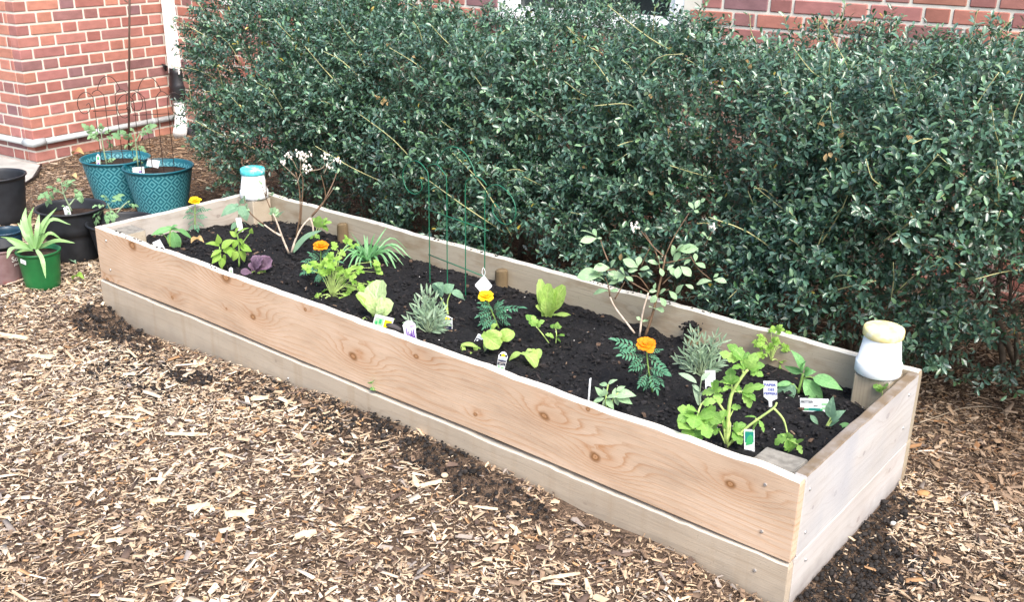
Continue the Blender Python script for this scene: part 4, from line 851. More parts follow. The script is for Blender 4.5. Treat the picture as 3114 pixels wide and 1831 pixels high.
# ---- pots behind the planter's far end
def pot(name, label, c, rim, rpx, base, ratio, mats, lip=.006, depth=.045, wall=.004, group=None, zb=None, band=None):
    bx = cp(c, *base); rx = cp(c, *rim); B = at_z(*bx, 0.0); B[2] = float(gz(B[0], B[1])); h = B-CAM; h[2] = 0; h = unit(h)
    Rm = at_plane(*rx, B, h); dist = float(np.dot(Rm-CAM, CF)); R = rpx*CROP[c][2]/F_PX*dist; H = Rm[2]-B[2]; B2 = np.array([B[0], B[1], B[2]])
    t = thing(name, label, 'pot', tuple(B2), group); r0 = R*ratio
    prof = [(0, 0), (r0*.97, 0), (r0, .004)]
    for k in range(1, 9):
        z = H*k/9; prof.append((r0+(R-r0)*k/9*(.98), z))
    if band: prof = [q for q in prof if q[1] < H*band]+[(r0+(R-r0)*band*.97, H*band), (r0+(R-r0)*band+.006, H*band+.003)]+[q for q in prof if q[1] > H*band+.01]
    prof += [(R-.003, H-.014), (R+lip*.2, H-.012), (R+lip, H-.008), (R+lip, H-.002), (R+lip*.5, H), (R-wall*.5, H-.001), (R-wall-.002, H-.008)]
    inn = [(R-wall-.004, H-.02), (R-(R-r0)*.25-wall-.002, H-depth), (0, H-depth)]
    V, F, U = lathe(prof+inn[:2], 48); obj('body', mesh(V+B2, F, M[mats[0]], True, U), t)
    rs = R-(R-r0)*depth/H-wall
    g = 26; V = []; U = []
    for i in range(9):
        for k in range(g): a = 6.283*k/g; r = rs*i/8*1.0; x_, y_ = r*math.cos(a), r*math.sin(a); V.append(B2+(x_, y_, H-depth+(noise2(np.array(B[0]+x_), np.array(B[1]+y_), 28, 8)-.5)*.022*(1 if i < 8 else 0)-.003))
    F = [(i*g+k, i*g+(k+1) % g, (i+1)*g+(k+1) % g, (i+1)*g+k) for i in range(8) for k in range(g)]
    if mats[1]: obj('potting_soil', mesh(V, F, M[mats[1]], True), t)
    return dict(t=t, B=B2, R=R, r0=r0, H=H, top=B2+(0, 0, H-depth), h=h)
n = NT('teal diamond pot'); uv = n.geo('UV'); sp = n.new('ShaderNodeSeparateXYZ'); n.put(sp.inputs[0], uv)
a = n.ma('MULTIPLY', sp.outputs[0], 16.0); b = n.ma('MULTIPLY', sp.outputs[1], 14.0)
fa = n.ma('ABSOLUTE', n.ma('SUBTRACT', n.ma('FRACT', a), .5)); fb = n.ma('ABSOLUTE', n.ma('SUBTRACT', n.ma('FRACT', b), .5)); d1 = n.ma('ADD', fa, fb)
rg_ = n.ma('SINE', n.ma('MULTIPLY', d1, 6.283*3.0)); rg_ = n.ma('ADD', rg_, n.ma('MULTIPLY', n.noise(n.geo(), 120, 2), .8))
lit = n.ramp(rg_, [(.30, 0.), (.75, 1.)]); hz = n.ma('MULTIPLY', lit, n.ma('LESS_THAN', sp.outputs[1], .262))
base_c = n.ramp(n.noise(n.geo(), 9, 3), [(.3, (.006, .105, .145)), (.7, (.012, .15, .19))])
c = n.mix(n.ma('MULTIPLY', hz, .75), base_c, (.13, .40, .44)); n.bump(hz, .5, .003); M['teal_pot'] = n.fin(c, .42, .5)  # diamond pattern: washed paint, with its relief shading put into the two tones
M['black_pot'] = plain('black nursery pot', (.016, .018, .022), .5, .45, .35, 14); M['green_pot'] = plain('green nursery pot', (.012, .13, .035), .4, .5, .22, 9)
n = NT('maroon nursery pot'); f = n.noise(n.geo(), 16, 4); M['brown_pot'] = n.fin(n.ramp(f, [(.35, (.15, .085, .085)), (.6, (.20, .13, .13)), (.75, (.20, .07, .06))]), .5, .4)
M['blue_pot'] = plain('dark blue green pot', (.015, .045, .075), .35, .5, .3, 12); M['potsoil'] = plain('brown potting soil', (.045, .028, .02), .9, .2, .5, 90)
pL = pot('teal_pot', 'teal diamond patterned pot closest to the brick wing', 't', (1188, 822), 358, (1325, 1330), .70, ('teal_pot', 'potsoil'), group='teal patterned pots')
pR = pot('teal_pot', 'teal diamond patterned pot overlapping its twin, beside the mulch strip', 't', (1652, 915), 368, (1787, 1420), .70, ('teal_pot', 'potsoil'), group='teal patterned pots')
k2 = pot('black_pot', 'wide black nursery pot holding a tomato seedling behind the green pot', '2', (567, 650), 275, (672, 1085), .74, ('black_pot', 'potsoil'), .010, .05, band=.55, group='black nursery pots')
k3 = pot('black_pot', 'low black nursery pot tucked against the planter corner', '2', (1005, 775), 285, (1100, 1130), .72, ('black_pot', 'potsoil'), .008, .04, group='black nursery pots')
k1 = pot('black_pot', 'tall scuffed black nursery pot cut off by the picture edge', '2', (-62, 372), 236, (28, 775), .8, ('black_pot', 'potsoil'), .008, .06, group='black nursery pots')
kg = pot('green_pot', 'bright green nursery pot with a spider plant', 'g', (622, 735), 330, (700, 1300), .80, ('green_pot', 'potsoil'), .004, .02)
kb = pot('maroon_pot', 'maroon nursery pot with white lettering beside the green pot', 'g', (55, 690), 285, (130, 1235), .92, ('brown_pot', None), .004, .03)
ke = pot('dark_green_pot', 'empty dark blue green nursery pot behind the maroon one', 'g', (95, 420), 235, (185, 960), .80, ('blue_pot', None), .006, .09)
# black liner inside the maroon pot
V, F, U = lathe([(0, .10), (kb['R']*.80, .10), (kb['R']*.93, kb['H']+.012), (kb['R']*.98, kb['H']+.014), (kb['R']*.98, kb['H']+.018), (kb['R']*.90, kb['H']+.018), (kb['R']*.82, kb['H']-.05), (0, kb['H']-.05)], 36)
lin = thing('pot_liner', 'empty black nursery pot nested in the maroon pot', 'pot', tuple(kb['B']+(0, 0, .1))); obj('body', mesh(V+kb['B'], F, M['black_pot'], True, U), lin)
M['ink_w'] = plain('white print', (.75, .72, .68), .6, .3, .02); M['ink_b'] = plain('blue ink', (.02, .03, .35), .6, .3, .02); M['ink_k'] = plain('black print', (.02, .02, .03), .6, .3, .02)
def text(body, size, mat, parent, Mx, name='lettering', bold=0.0):
    cu = bpy.data.curves.new('text', 'FONT'); cu.body = body; cu.size = size; cu.align_x = 'CENTER'; cu.align_y = 'CENTER'; cu.offset = bold; cu.extrude = .0002; cu.space_line = .85
    cu.materials.append(M[mat]); cu.resolution_u = 3; t_ = bpy.data.objects.new('temporary', cu); COL.objects.link(t_); bpy.context.view_layer.update()
    me = bpy.data.meshes.new_from_object(t_.evaluated_get(bpy.context.evaluated_depsgraph_get())); bpy.data.objects.remove(t_)
    if not me.materials: me.materials.append(M[mat])
    return obj(name, me, parent, Mx)
def on_pot(k, x, y, c):
    """point and frame on the outside of a pot where the sight line meets it"""
    px, py = cp(c, x, y); v = unit(ray(px, py)); best = None
    for t in np.linspace(2.5, 7, 3000):
        p = CAM+v*t; z = (p[2]-k['B'][2])/k['H']; r = k['r0']+(k['R']-k['r0'])*z
        if math.hypot(p[0]-k['B'][0], p[1]-k['B'][1]) < r: best = p; break
    d = best-k['B']; d[2] = 0; N = unit(d+np.array([0, 0, -(k['R']-k['r0'])/k['H']*np.linalg.norm(d)])); X_ = unit(np.cross((0, 0, 1.), N)); Y_ = np.cross(N, X_); return best+N*.0015, X_, Y_, N
p, X_, Y_, N_ = on_pot(kb, 258, 880, 'g'); text('Sou', .036, 'ink_w', kb['t'], mat4(X_, Y_, N_, p+N_*.002), bold=.0006)
p, X_, Y_, N_ = on_pot(kb, 262, 962, 'g'); text('plan', .018, 'ink_w', kb['t'], mat4(X_, Y_, N_, p+N_*.002))
p, X_, Y_, N_ = on_pot(kg, 380, 930, 'g'); st = obj('sticker', mesh(*box((0, 0, 0), (.032, .022, .0012), .0005)[:2], M['white']), kg['t'], mat4(X_, Y_, N_, p+N_*.001) @ Matrix.Rotation(-.25, 4, 'Z'))
mk = MB(); mk.add(*box((0, -.003, .0008), (.018, .0016, .0004))[:2]); obj('print', mk.mesh(M['ink_k']), st, mat4(X_, Y_, N_, p+N_*.001) @ Matrix.Rotation(-.25, 4, 'Z'))
# spider plant
sp_ = Plant('spider_plant', 'spider plant with long pale green arching leaves in the green pot', 'plant', 'g', 560, 750, base=kg['top'])
for pts in [[(520, 720), (430, 520), (285, 310)], [(530, 720), (400, 500), (330, 250)], [(540, 700), (400, 300), (415, 60)], [(550, 700), (470, 300), (545, 45)], [(570, 730), (600, 400), (630, 165)], [(580, 720), (680, 350), (915, 60)], [(590, 720), (800, 270), (1135, 335)], [(600, 740), (780, 480), (990, 570)], [(620, 720), (900, 600), (1205, 630)], [(590, 740), (680, 900), (735, 1200)], [(520, 740), (250, 600), (0, 530)], [(510, 740), (200, 720), (110, 885)], [(540, 760), (400, 760), (260, 790)], [(500, 740), (300, 680), (60, 530)], [(560, 720), (500, 520), (470, 540)], [(600, 700), (650, 500), (720, 455)]]:
    far_ = pts[2][1] > 700; strap(sp_, pts, prg.uniform(.016, .024), 'spider', dds=((-.10 if far_ and pts[2][1] > 1000 else 0), (-.17 if pts[2][1] > 1000 else -.08) if far_ else prg.uniform(-.04, .03), (-.20 if pts[2][1] > 1000 else -.16) if far_ else prg.uniform(-.06, .05)))
# tomatoes
def tomato(label, c, base, k, stems, lst):
    p = Plant('tomato_seedling', label, 'tomato plant', c, *base, base=k['top'], group='tomato seedlings in pots')
    B = at_plane(*cp(c, *base), k['top'], k['h']); p.B = np.array([B[0], B[1], k['top'][2]]); 
    for s_ in stems: p.stem(s_, .005, .0028, 'stem_p')
    for (x1, y1, x2, y2, sc) in lst: p.leaf(TOM[prg.integers(4)], (x1, y1), (x2, y2), sc, 0, prg.uniform(-.06, .03))
tomato('tomato seedling in the teal pot closest to the wing', 't', (1168, 905), pL, [[(1168, 905), (1120, 650), (1110, 540)]], [(1115, 610, 930, 490, .8), (1120, 650, 1330, 530, .8), (1110, 560, 1100, 470, 1.1), (1130, 620, 1240, 700, .9), (1060, 560, 985, 600, .9), (1120, 580, 1200, 520, 1.), (1100, 660, 1040, 590, .8), (1160, 880, 1240, 840, .8), (1150, 880, 1050, 870, .8)])
tomato('tomato seedling leaning out of the overlapping teal pot', 't', (1512, 920), pR, [[(1512, 920), (1485, 660), (1475, 540)], [(1485, 650), (1540, 540)]], [(1480, 640, 1360, 580, .9), (1520, 560, 1665, 470, .9), (1480, 650, 1375, 690, .8), (1490, 680, 1580, 745, .8), (1475, 550, 1430, 500, 1.1), (1500, 570, 1590, 560, .9), (1510, 850, 1570, 880, .9), (1490, 700, 1440, 740, .9), (1500, 800, 1470, 850, .8)])
tomato('leggy tomato seedling in the wide black pot', '2', (622, 690), k2, [[(622, 690), (560, 560), (530, 440)], [(600, 640), (655, 570)], [(555, 540), (490, 510)], [(560, 520), (610, 450), (660, 470)]], [(500, 515, 350, 560, .9), (490, 510, 395, 640, .7), (530, 450, 500, 405, 1.2), (610, 460, 720, 590, .8), (570, 500, 620, 420, .9), (530, 470, 590, 430, .9), (640, 470, 690, 590, .8), (540, 530, 440, 480, .8), (600, 690, 560, 640, .8), (605, 690, 590, 715, .8)])
tomato('tomato seedling drooping over the low black pot rim', '2', (1030, 740), k3, [[(1030, 740), (960, 680), (930, 620)], [(1010, 710), (1060, 650), (1100, 615)]], [(940, 640, 1045, 540, .9), (930, 640, 820, 640, .9), (960, 650, 985, 770, .9), (1080, 630, 1190, 640, .8), (1090, 620, 1120, 600, .9), (900, 680, 800, 730, .8), (880, 700, 820, 810, .7), (930, 660, 930, 780, .8), (950, 600, 900, 560, .9)])
# ---- wire trellises
def trellis(name, label, P0, P1, H, gnd, wire, mat, group=None, low=.16, up_=.42, lean=0.0):
    """four uprights with scrolled tops along P0-P1; own coordinates: s across, z up"""
    P0, P1 = np.array(P0, float), np.array(P1, float); D = P1-P0; D[2] = 0; W = np.linalg.norm(D); d = D/W; t = thing(name, label, 'trellis', tuple(P0), group); nrm = np.cross(d, (0, 0, 1.))
    def w(s, z): return np.array([P0[0], P0[1], gnd])+d*s*W+np.array([0, 0, z])+nrm*lean*z
    sx_ = (0, .333, .667, 1.0)
    def put(nm, pts, n=24): obj(nm, mesh(*tube(spline([w(*q) for q in pts], n), wire, 6)[:2], M[mat], True), t)
    a = 1/W
    for sgn, (o, i) in ((1, (0, .333)), (-1, (1., .667))):
        X = lambda v: o-sgn*v
        R = .30
        put('upright', [(o, -.12), (o, H*.45), (o, H*.74), (X(.06), H*.80), (X(.22), H*.835), (X(.42), H*.79), (X(.50), H*.70), (X(.42), H*.615), (X(.26), H*.60), (X(.13), H*.65), (X(.15), H*.71), (X(.24), H*.69)], 44)
        j = i; put('upright', [(j, -.12), (j, H*.45), (j, H*.76), (j-sgn*.05, H*.81), (j-sgn*.17, H*.85), (j-sgn*.30, H*.835), (j-sgn*.36, H*.81)], 26)
    put('arch', [(.16, H*.85), (.2, H*.9), (.33, H*.975), (.5, H*1.0), (.67, H*.975), (.8, H*.9), (.84, H*.85)], 24)
    put('crossbar', [(-.06, H*up_), (1.06, H*up_)], 3); put('crossbar', [(-.02, H*low), (1.02, H*low)], 3)
    return t
M['green_wire'] = plain('green coated wire', (.015, .14, .075), .4, .5, .1); M['brown_wire'] = plain('brown coated wire', (.035, .018, .014), .45, .5, .2)
g0 = at_z(*cp('8', 290, 1245), .27); g3 = at_z(*cp('8', 736, 1405), .285); gH = at_plane(*cp('8', 490, 125), (g0+g3)/2, unit(np.cross(g3-g0, (0, 0, 1.))))[2]-.275; print('green trellis', g0, g3, gH)
gt = trellis('wire_trellis', 'green wire trellis with scrolled top standing in the soil near the hedge', g0, g3, gH, .275, .0021, 'green_wire', 'wire trellises', .20, .52)
def pot_trellis(label, k, x0, x1, ztop, c='t'):
    h = k['h']; A = at_plane(*cp(c, *x0), k['top'], h); B = at_plane(*cp(c, *x1), k['top'], h); tp = at_plane(*cp(c, *ztop), k['top'], h)[2]
    return trellis('wire_trellis', label, A, B, tp-k['top'][2], k['top'][2], .0022, 'brown_wire', 'wire trellises', .15, .62)
pot_trellis('brown wire trellis in the teal pot closest to the wing', pL, (1110, 850), (1462, 850), (1300, -75))
pot_trellis('brown wire trellis in the overlapping teal pot', pR, (1545, 920), (1905, 905), (1640, -60))
# tall metal garden hook
rodB = at_z(*cp('t', 1408, 735), 0.0); rodB[2] = float(gz(rodB[0], rodB[1])); hh = rodB-CAM; hh[2] = 0; hh = unit(hh)
M['bronze'] = plain('bronze painted steel', (.10, .065, .05), .3, .6, .15, 20)
rd = thing('garden_hook', 'tall thin bronze garden hook standing between wing and hedge', 'garden hook', tuple(rodB)); topz = 1.9
rtp = at_plane(394, 0, rodB, hh); rdir = unit(rtp-rodB); rtop = rodB+rdir*(topz/rdir[2]); obj('pole', mesh(*tube([rodB-rdir*.1, rtop], .0075, 10)[:2], M['bronze'], True), rd)
lp = at_plane(388, 6, rodB, hh); r_ = np.cross(hh, (0, 0, 1.))
obj('ring', mesh(*tube(spline([lp+r_*.0, lp+r_*-.02+(0, 0, .02), lp+r_*-.03+(0, 0, .06), lp+r_*-.0+(0, 0, .09), lp+r_*.012+(0, 0, .06)], 16), .005, 8)[:2], M['bronze'], True), rd)
obj('hook_arm', mesh(*tube(spline([rtop, rtop+r_*.05+(0, 0, .12), rtop+r_*.2+(0, 0, .14), rtop+r_*.28], 16), .0075, 8)[:2], M['bronze'], True), rd)
# ---- upturned clay pots with saucers on the corner posts
M['paint_w'] = plain('white painted clay', (.84, .87, .88), .45, .5, .04, 25)
n = NT('turquoise paint'); f = n.noise(n.geo(), 30, 4); M['paint_t'] = n.fin(n.ramp(f, [(.38, (.06, .55, .62)), (.55, (.14, .68, .70)), (.66, (.75, .88, .88))]), .4, .5)
n = NT('yellow paint'); f = n.noise(n.geo(), 34, 4); M['paint_y'] = n.fin(n.ramp(f, [(.4, (.86, .72, .30)), (.55, (.88, .79, .45)), (.68, (.90, .87, .70))]), .45, .5)
def toad(label, p, s, mat, capcol):
    t = thing('upturned_pot', label, 'clay pot', p, 'upturned white pots on the corner posts'); B = np.array(p)
    V, F, U = lathe([(0, .001), (.050, .001), (.0625, .0), (.066, .003), (.066, .034), (.064, .037), (.0615, .038), (.0515, .113), (.049, .116), (0, .116)], 40); obj('body', mesh(V*s+B, F, M['paint_w'], True, U), t)
    V, F, U = lathe([(.045, .114), (.054, .113), (.0575, .117), (.058, .135), (.056, .141), (.051, .1435), (.030, .1445), (0, .1445)], 40); o = obj('cap', mesh(V*s+B, F, M[mat], True, U), t); o['label'] = capcol
pz_ = .3735
pt = at_z(750, 587, pz_); py_ = at_z(2682, 1139, pz_)
toad('upturned white clay pot with turquoise cap on the post closest to the teal pots', (.098, .765, pz_), 1.0, 'paint_t', 'turquoise cap'); toad('upturned white clay pot with yellow cap on the post beside the bleached end', (3.122, .762, pz_), 1.03, 'paint_y', 'pale yellow cap')
# ------------------------------------------------------------------ plants in the bed
def scat_lance(p, base, tips, w, mat, n_extra, r0=.0022):
    """narrow-leaved bush: several stems, needles up each stem"""
    k = 0
    for (tx, ty) in tips:
        dd = prg.uniform(-.04, .05); P = spline([p.q(base[0]+prg.uniform(-8, 8), base[1]), p.q(.6*tx+.4*base[0], .55*ty+.45*base[1], dd*.6), p.q(tx, ty, dd)], 9)
        obj('stem', mesh(*tube(P, np.linspace(r0, .001, 9), 5)[:2], M['stem_p'], True), p.root)
        T_ = unit(P[-1]-P[0])
        for i in range(n_extra):
            f = .25+.75*(i+.5)/n_extra; b = P[int(f*8)]; a = i*2.4+prg.uniform(0, .5); A = unit(np.cross(T_, (.3, .2, 1))); Bv = np.cross(T_, A); d = unit(T_*.9+(A*math.cos(a)+Bv*math.sin(a))*.75)
            L = prg.uniform(.028, .05)*(1.15-.4*f); X_, Y_, Z_ = frame(d, p.v+prg.normal(0, .3, 3)); obj('leaf', lm('lance', mat, arch=.08, fold=.15), p.root, mat4(X_*L, Y_*L*w, Z_*L*.5, b))
        X_, Y_, Z_ = frame(T_, p.v); obj('leaf', lm('lance', mat, arch=.05, fold=.15), p.root, mat4(X_*.035, Y_*.035*w, Z_*.02, P[-1]-T_*.01))
def cluster(p, pts, size, meshes, base=None, mat='stem_l', r=.0014, ddr=.04, via=.5):
    for (x, y) in pts:
        dd = prg.uniform(-ddr, ddr); t = p.q(x, y, dd)
        if base is not None:
            b = p.q(*base); P = spline([b, b+(t-b)*via+np.array([0, 0, .25*np.linalg.norm(t-b)]), t], 7); obj('stem', mesh(*tube(P, np.linspace(r, r*.6, 7), 5)[:2], M[mat], True), p.root); d = P[-1]-P[-2]
        else: d = prg.normal(0, 1, 3)
        for j in range(2):
            X_, Y_, Z_ = frame(unit(d)+prg.normal(0, .5, 3), p.v*.6+np.array([0, 0, .7])+prg.normal(0, .3, 3)); s = size*prg.uniform(.8, 1.2); obj('leaf', meshes[prg.integers(len(meshes))], p.root, mat4(X_*s, Y_*s, Z_*s, t-X_*s*.3))
K = dict(arch=.13, fold=.2); KD = dict(arch=.2, fold=.22, wave=.02)
p = Plant('pepper_plant', 'young pepper plant with drooping leaves by the pale square post', 'pepper plant', '2', 1475, 1010); p.stem([(1475, 1010), (1470, 930), (1478, 840)], .004, .003); p.stem([(1462, 975), (1440, 920), (1408, 885)], .002, .0015)
p.leaves('ovate', 'pepper', [((1480, 845), (1308, 900), .36), ((1540, 850), (1665, 935), .36), ((1500, 865), (1550, 1045), .52), ((1480, 840), (1545, 812), .5), ((1500, 850), (1435, 822), .5), ((1408, 885), (1335, 893), .4), ((1485, 880), (1450, 960), .4), ((1490, 845), (1560, 860), .5)], **K)
marigold('yellow marigold growing nearest the silvery end plank', '2', (1690, 862), (1690, 740), (1690, 602), .029, 'petal_y', [(1688, 690, 1575, 690), (1690, 690, 1810, 675), (1690, 730, 1605, 745), (1690, 770, 1635, 800), (1695, 780, 1760, 815), (1690, 740, 1780, 740), (1690, 800, 1640, 850), (1692, 800, 1715, 858), (1690, 720, 1640, 660), (1690, 720, 1750, 660)])
p = Plant('basil_plant', 'droopy blue green seedling in front of the turquoise capped pot', 'seedling', '3', 480, 705); p.stem([(470, 705), (490, 600), (505, 480), (545, 400)], .003, .002, 'stem_p')
p.leaves('ovate', 'grey', [((500, 500), (330, 590), .5), ((505, 490), (565, 632), .62), ((505, 470), (550, 400), .5), ((495, 480), (440, 505), .5), ((480, 640), (420, 715), .45), ((530, 640), (560, 680), .5)], **KD)
p = Plant('tomatillo_seedling', 'bushy bright green two stemmed seedling beside the purple lettuce', 'seedling', '3', 420, 1065)
p.stem([(345, 1070), (330, 960), (318, 860)], .004, .0025); p.stem([(495, 1040), (495, 880), (480, 740)], .004, .0025); p.stem([(500, 860), (560, 780), (605, 720)], .002, .0015)
p.leaves('ovate', 'yellow_green', [((320, 850), (190, 835), .45), ((310, 840), (300, 745), .45), ((335, 890), (240, 960), .45), ((340, 880), (465, 800), .62), ((350, 900), (470, 890), .5), ((325, 930), (250, 1015), .5), ((340, 960), (335, 1060), .55), ((370, 930), (375, 1000), .5), ((475, 770), (410, 720), .5), ((480, 750), (590, 690), .42), ((485, 790), (545, 900), .58), ((500, 860), (612, 905), .55), ((500, 900), (545, 1000), .55), ((480, 800), (440, 880), .5), ((605, 740), (612, 690), .5), ((460, 740), (500, 690), .5), ((480, 900), (440, 990), .5), ((400, 880), (420, 960), .5)], **K)
p = Plant('red_lettuce', 'small red leaf lettuce with purple frilled leaves', 'lettuce', '3', 620, 1105)
p.leaves('lettuce', 'red_lettuce', [((640, 1080), (700, 950), .85), ((650, 1070), (785, 965), .7), ((640, 1090), (790, 1030), .5), ((610, 1095), (510, 1085), .6), ((620, 1080), (610, 1000), .8)], arch=.2, fold=.2, wave=.07); p.leaves('lettuce', 'lettuce', [((590, 1105), (735, 1085), .5), ((600, 1110), (560, 1130), .7)], arch=.2, fold=.2, wave=.07)
# blueberry bushes
def blossoms(p, lst, r=.0042):
    for (x, y) in lst:
        c_ = p.q(x, y, prg.uniform(-.03, .03)); m = MB()
        for i in range(5):
            o = prg.normal(0, .0065, 3); V, F, U = lathe([(0, -r*1.2), (r*.7, -r*1.1), (r*.55, -r*.8), (r*.95, 0), (r*.8, r*.7), (0, r)], 7); m.add(V+c_+o, F, U)
        obj('blossom', m.mesh(M['petal_w'], True), p.root)
p = Plant('blueberry_bush', 'nearly bare blueberry bush with white blossoms at the far end', 'blueberry bush', '3', 952, 925)
for s_ in ([(945, 922), (890, 790), (840, 650), (800, 560)], [(880, 765), (800, 720), (720, 660)], [(965, 920), (1010, 780), (1070, 670), (1135, 600)], [(1135, 600), (1160, 680), (1168, 770)]): p.stem(s_, .0052, .0032, 'white_twig')
for s_ in ([(1005, 790), (1040, 600), (1045, 440), (1030, 280), (1005, 180)], [(1045, 690), (1062, 440), (1070, 250), (1040, 150)], [(720, 660), (640, 600), (570, 520), (540, 420)], [(840, 650), (760, 480), (690, 290)], [(1150, 590), (1270, 430), (1250, 270), (1230, 200)], [(1270, 430), (1340, 310), (1390, 200)], [(740, 400), (735, 240)], [(1150, 580), (1290, 430), (1360, 340)], [(820, 720), (835, 640)]): p.stem(s_, .0034, .0018, 'bark', prg.uniform(-.05, .05))
for s_ in ([(1010, 230), (900, 130), (880, 85)], [(1030, 180), (960, 40), (935, 15)], [(1045, 170), (1050, 70)], [(1070, 185), (1250, 155), (1265, 60)], [(1260, 200), (1300, 130), (1370, 75)], [(1045, 160), (1110, 140)], [(1045, 170), (1100, 60), (1120, 20)], [(1030, 260), (960, 180)], [(1050, 200), (1010, 280)]): p.stem(s_, .0018, .001, 'twig', prg.uniform(-.04, .04))
blossoms(p, [(890, 90), (895, 110), (940, 25), (950, 50), (1040, 35), (1050, 60), (1060, 10), (1100, 140), (1115, 150), (1095, 70), (1120, 20), (1270, 50), (1285, 30), (1300, 130), (1370, 75), (1395, 70), (1080, 120), (1025, 5)])
p.leaves('obovate', 'mint', [((800, 560), (770, 510), .5), ((800, 560), (820, 500), .5), ((805, 570), (850, 520), .5), ((810, 580), (880, 560), .5), ((800, 570), (760, 560), .5), ((820, 590), (860, 590), .5), ((830, 600), (910, 540), .4), ((690, 300), (670, 260), .5), ((690, 300), (710, 280), .5), ((690, 430), (660, 440), .6), ((790, 400), (760, 380), .5), ((790, 400), (810, 370), .5), ((1360, 345), (1400, 330), .6), ((1355, 345), (1350, 320), .6), ((545, 420), (520, 400), .6), ((560, 520), (590, 540), .5), ((565, 510), (550, 470), .5), ((660, 640), (720, 680), .4), ((1380, 200), (1395, 150), .4)], **K)
strap(p, [(985, 905), (1100, 780), (1242, 712)], .030, 'grey', dds=(0, -.02, -.05))
p = Plant('celery_seedling', 'small bright green seedling beside the first round stake', 'seedling', '3', 1170, 792); cl_ = lambda p, lst: [p.leaf(CLF[prg.integers(3)], (a, b), (c, d), w, 0, prg.uniform(-.03, .02)) for a, b, c, d, w in lst]
p.stem([(1170, 792), (1190, 720), (1205, 660)], .002, .0014, 'stem_l'); p.stem([(1175, 780), (1230, 680), (1260, 650)], .002, .0014, 'stem_l')
cl_(p, [(1200, 690, 1220, 580, .7), (1240, 660, 1330, 640, .6), (1240, 670, 1300, 720, .7), (1170, 740, 1135, 790, .7), (1190, 750, 1215, 800, .7), (1200, 640, 1160, 600, .7), (1250, 650, 1290, 600, .7)])
marigold('orange marigold behind the curly parsley', '3', (1225, 1185), (1230, 1000), (1232, 858), .031, 'petal_o', [(1215, 1000, 1080, 990), (1215, 1020, 1060, 1100), (1230, 990, 1130, 920), (1230, 960, 1330, 930), (1230, 1000, 1400, 1000), (1230, 1060, 1130, 1080), (1230, 1080, 1200, 1190), (1230, 1060, 1260, 1180), (1230, 960, 1180, 900), (1235, 950, 1300, 890), (1230, 1010, 1330, 1050), (1225, 1100, 1180, 1170)])
p = Plant('parsley_plant', 'sprawling curly parsley with yellow green leaflets', 'parsley', '3', 1330, 1312)
cluster(p, [(1460, 850), (1490, 870), (1390, 900), (1220, 1070), (1160, 1080), (1290, 1000), (1340, 1100), (1450, 1100), (1540, 1090), (1400, 1200), (1410, 1290), (1440, 1370), (1520, 1350), (1240, 1350), (1210, 1370), (1280, 1330), (1550, 1210), (1640, 1200), (1690, 1000), (1710, 1090), (1300, 1130), (1380, 1100), (1250, 1110), (1480, 1150), (1350, 1000), (1320, 1050), (1260, 1060), (1200, 1050), (1420, 1130), (1500, 1100), (1560, 1250), (1600, 1230), (1370, 1180), (1690, 1050), (1200, 1340), (1260, 1300), (1300, 1250), (1450, 1250), (1480, 1330), (1400, 1390), (1230, 1390)], .045, PAR, (1330, 1310))
p = Plant('chives_clump', 'spreading clump of narrow arching green blades near the round stake', 'grass plant', '3', 1650, 1005)
for (x, y) in [(1500, 730), (1560, 780), (1650, 760), (1720, 740), (1830, 680), (1850, 760), (1440, 880), (1380, 970), (1420, 1010), (1470, 1080), (1555, 1190), (1870, 1130), (1940, 1130), (1980, 1030), (2050, 970), (2030, 910), (1900, 870), (1990, 960), (1690, 820), (1600, 860), (1760, 850), (1820, 860), (1530, 830), (1480, 1040), (1400, 930), (1580, 940), (1740, 900), (1800, 920), (1860, 900), (1920, 1000), (1520, 1100), (1690, 1060), (1620, 750), (1780, 780), (1500, 960), (1850, 1010), (1770, 1040)]:
    low_ = y > 900; mx_, my_ = (.5*1650+.5*x, min(y, 1000)-(.28*abs(x-1650)+20 if low_ else -30)); mx_ = x*.55+1650*.45
    dz_ = prg.uniform(-.10, .12) if y < 930 else prg.uniform(-.12, -.04); strap(p, [(1650+prg.uniform(-25, 25), 1005+prg.uniform(-10, 10)), (mx_, my_ if low_ else (y*.55+1005*.45)-25), (x, y)], prg.uniform(.007, .011), 'strap', dds=(0, dz_*.5, dz_), n=9)
p = Plant('pale_lettuce', 'pale yellow green lettuce head folded open near the front plank', 'lettuce', '4', 735, 785)
p.leaf(lm('lettuce', 'pale_lettuce', arch=.16, fold=.25, wave=.035), (745, 785), (765, 452), .80, 0, .05); p.leaf(lm('lettuce', 'pale_lettuce', arch=.2, fold=.2, wave=.06), (750, 790), (865, 640), .95, -.02, -.03); p.leaf(lm('lettuce', 'pale_lettuce', arch=.2, fold=.2, wave=.05), (725, 790), (560, 560), .36, 0, .02)
p.leaf(lm('lettuce', 'pale_lettuce', arch=.2, fold=.2, wave=.05), (735, 790), (650, 600), .5, 0, .0); p.leaf(lm('lettuce', 'pale_lettuce', arch=.25, fold=.25, wave=.07), (755, 790), (760, 640), .9, -.03, -.05)
p.leaves('lettuce', 'lettuce', [((700, 800), (590, 825), .5), ((880, 800), (935, 860), .5), ((700, 780), (540, 580), .22)], arch=.2, fold=.2, wave=.02)
p = Plant('lavender_plant', 'grey green lavender behind the white purple flower tag', 'lavender', '4', 1190, 930, group='lavender plants in the raised bed')
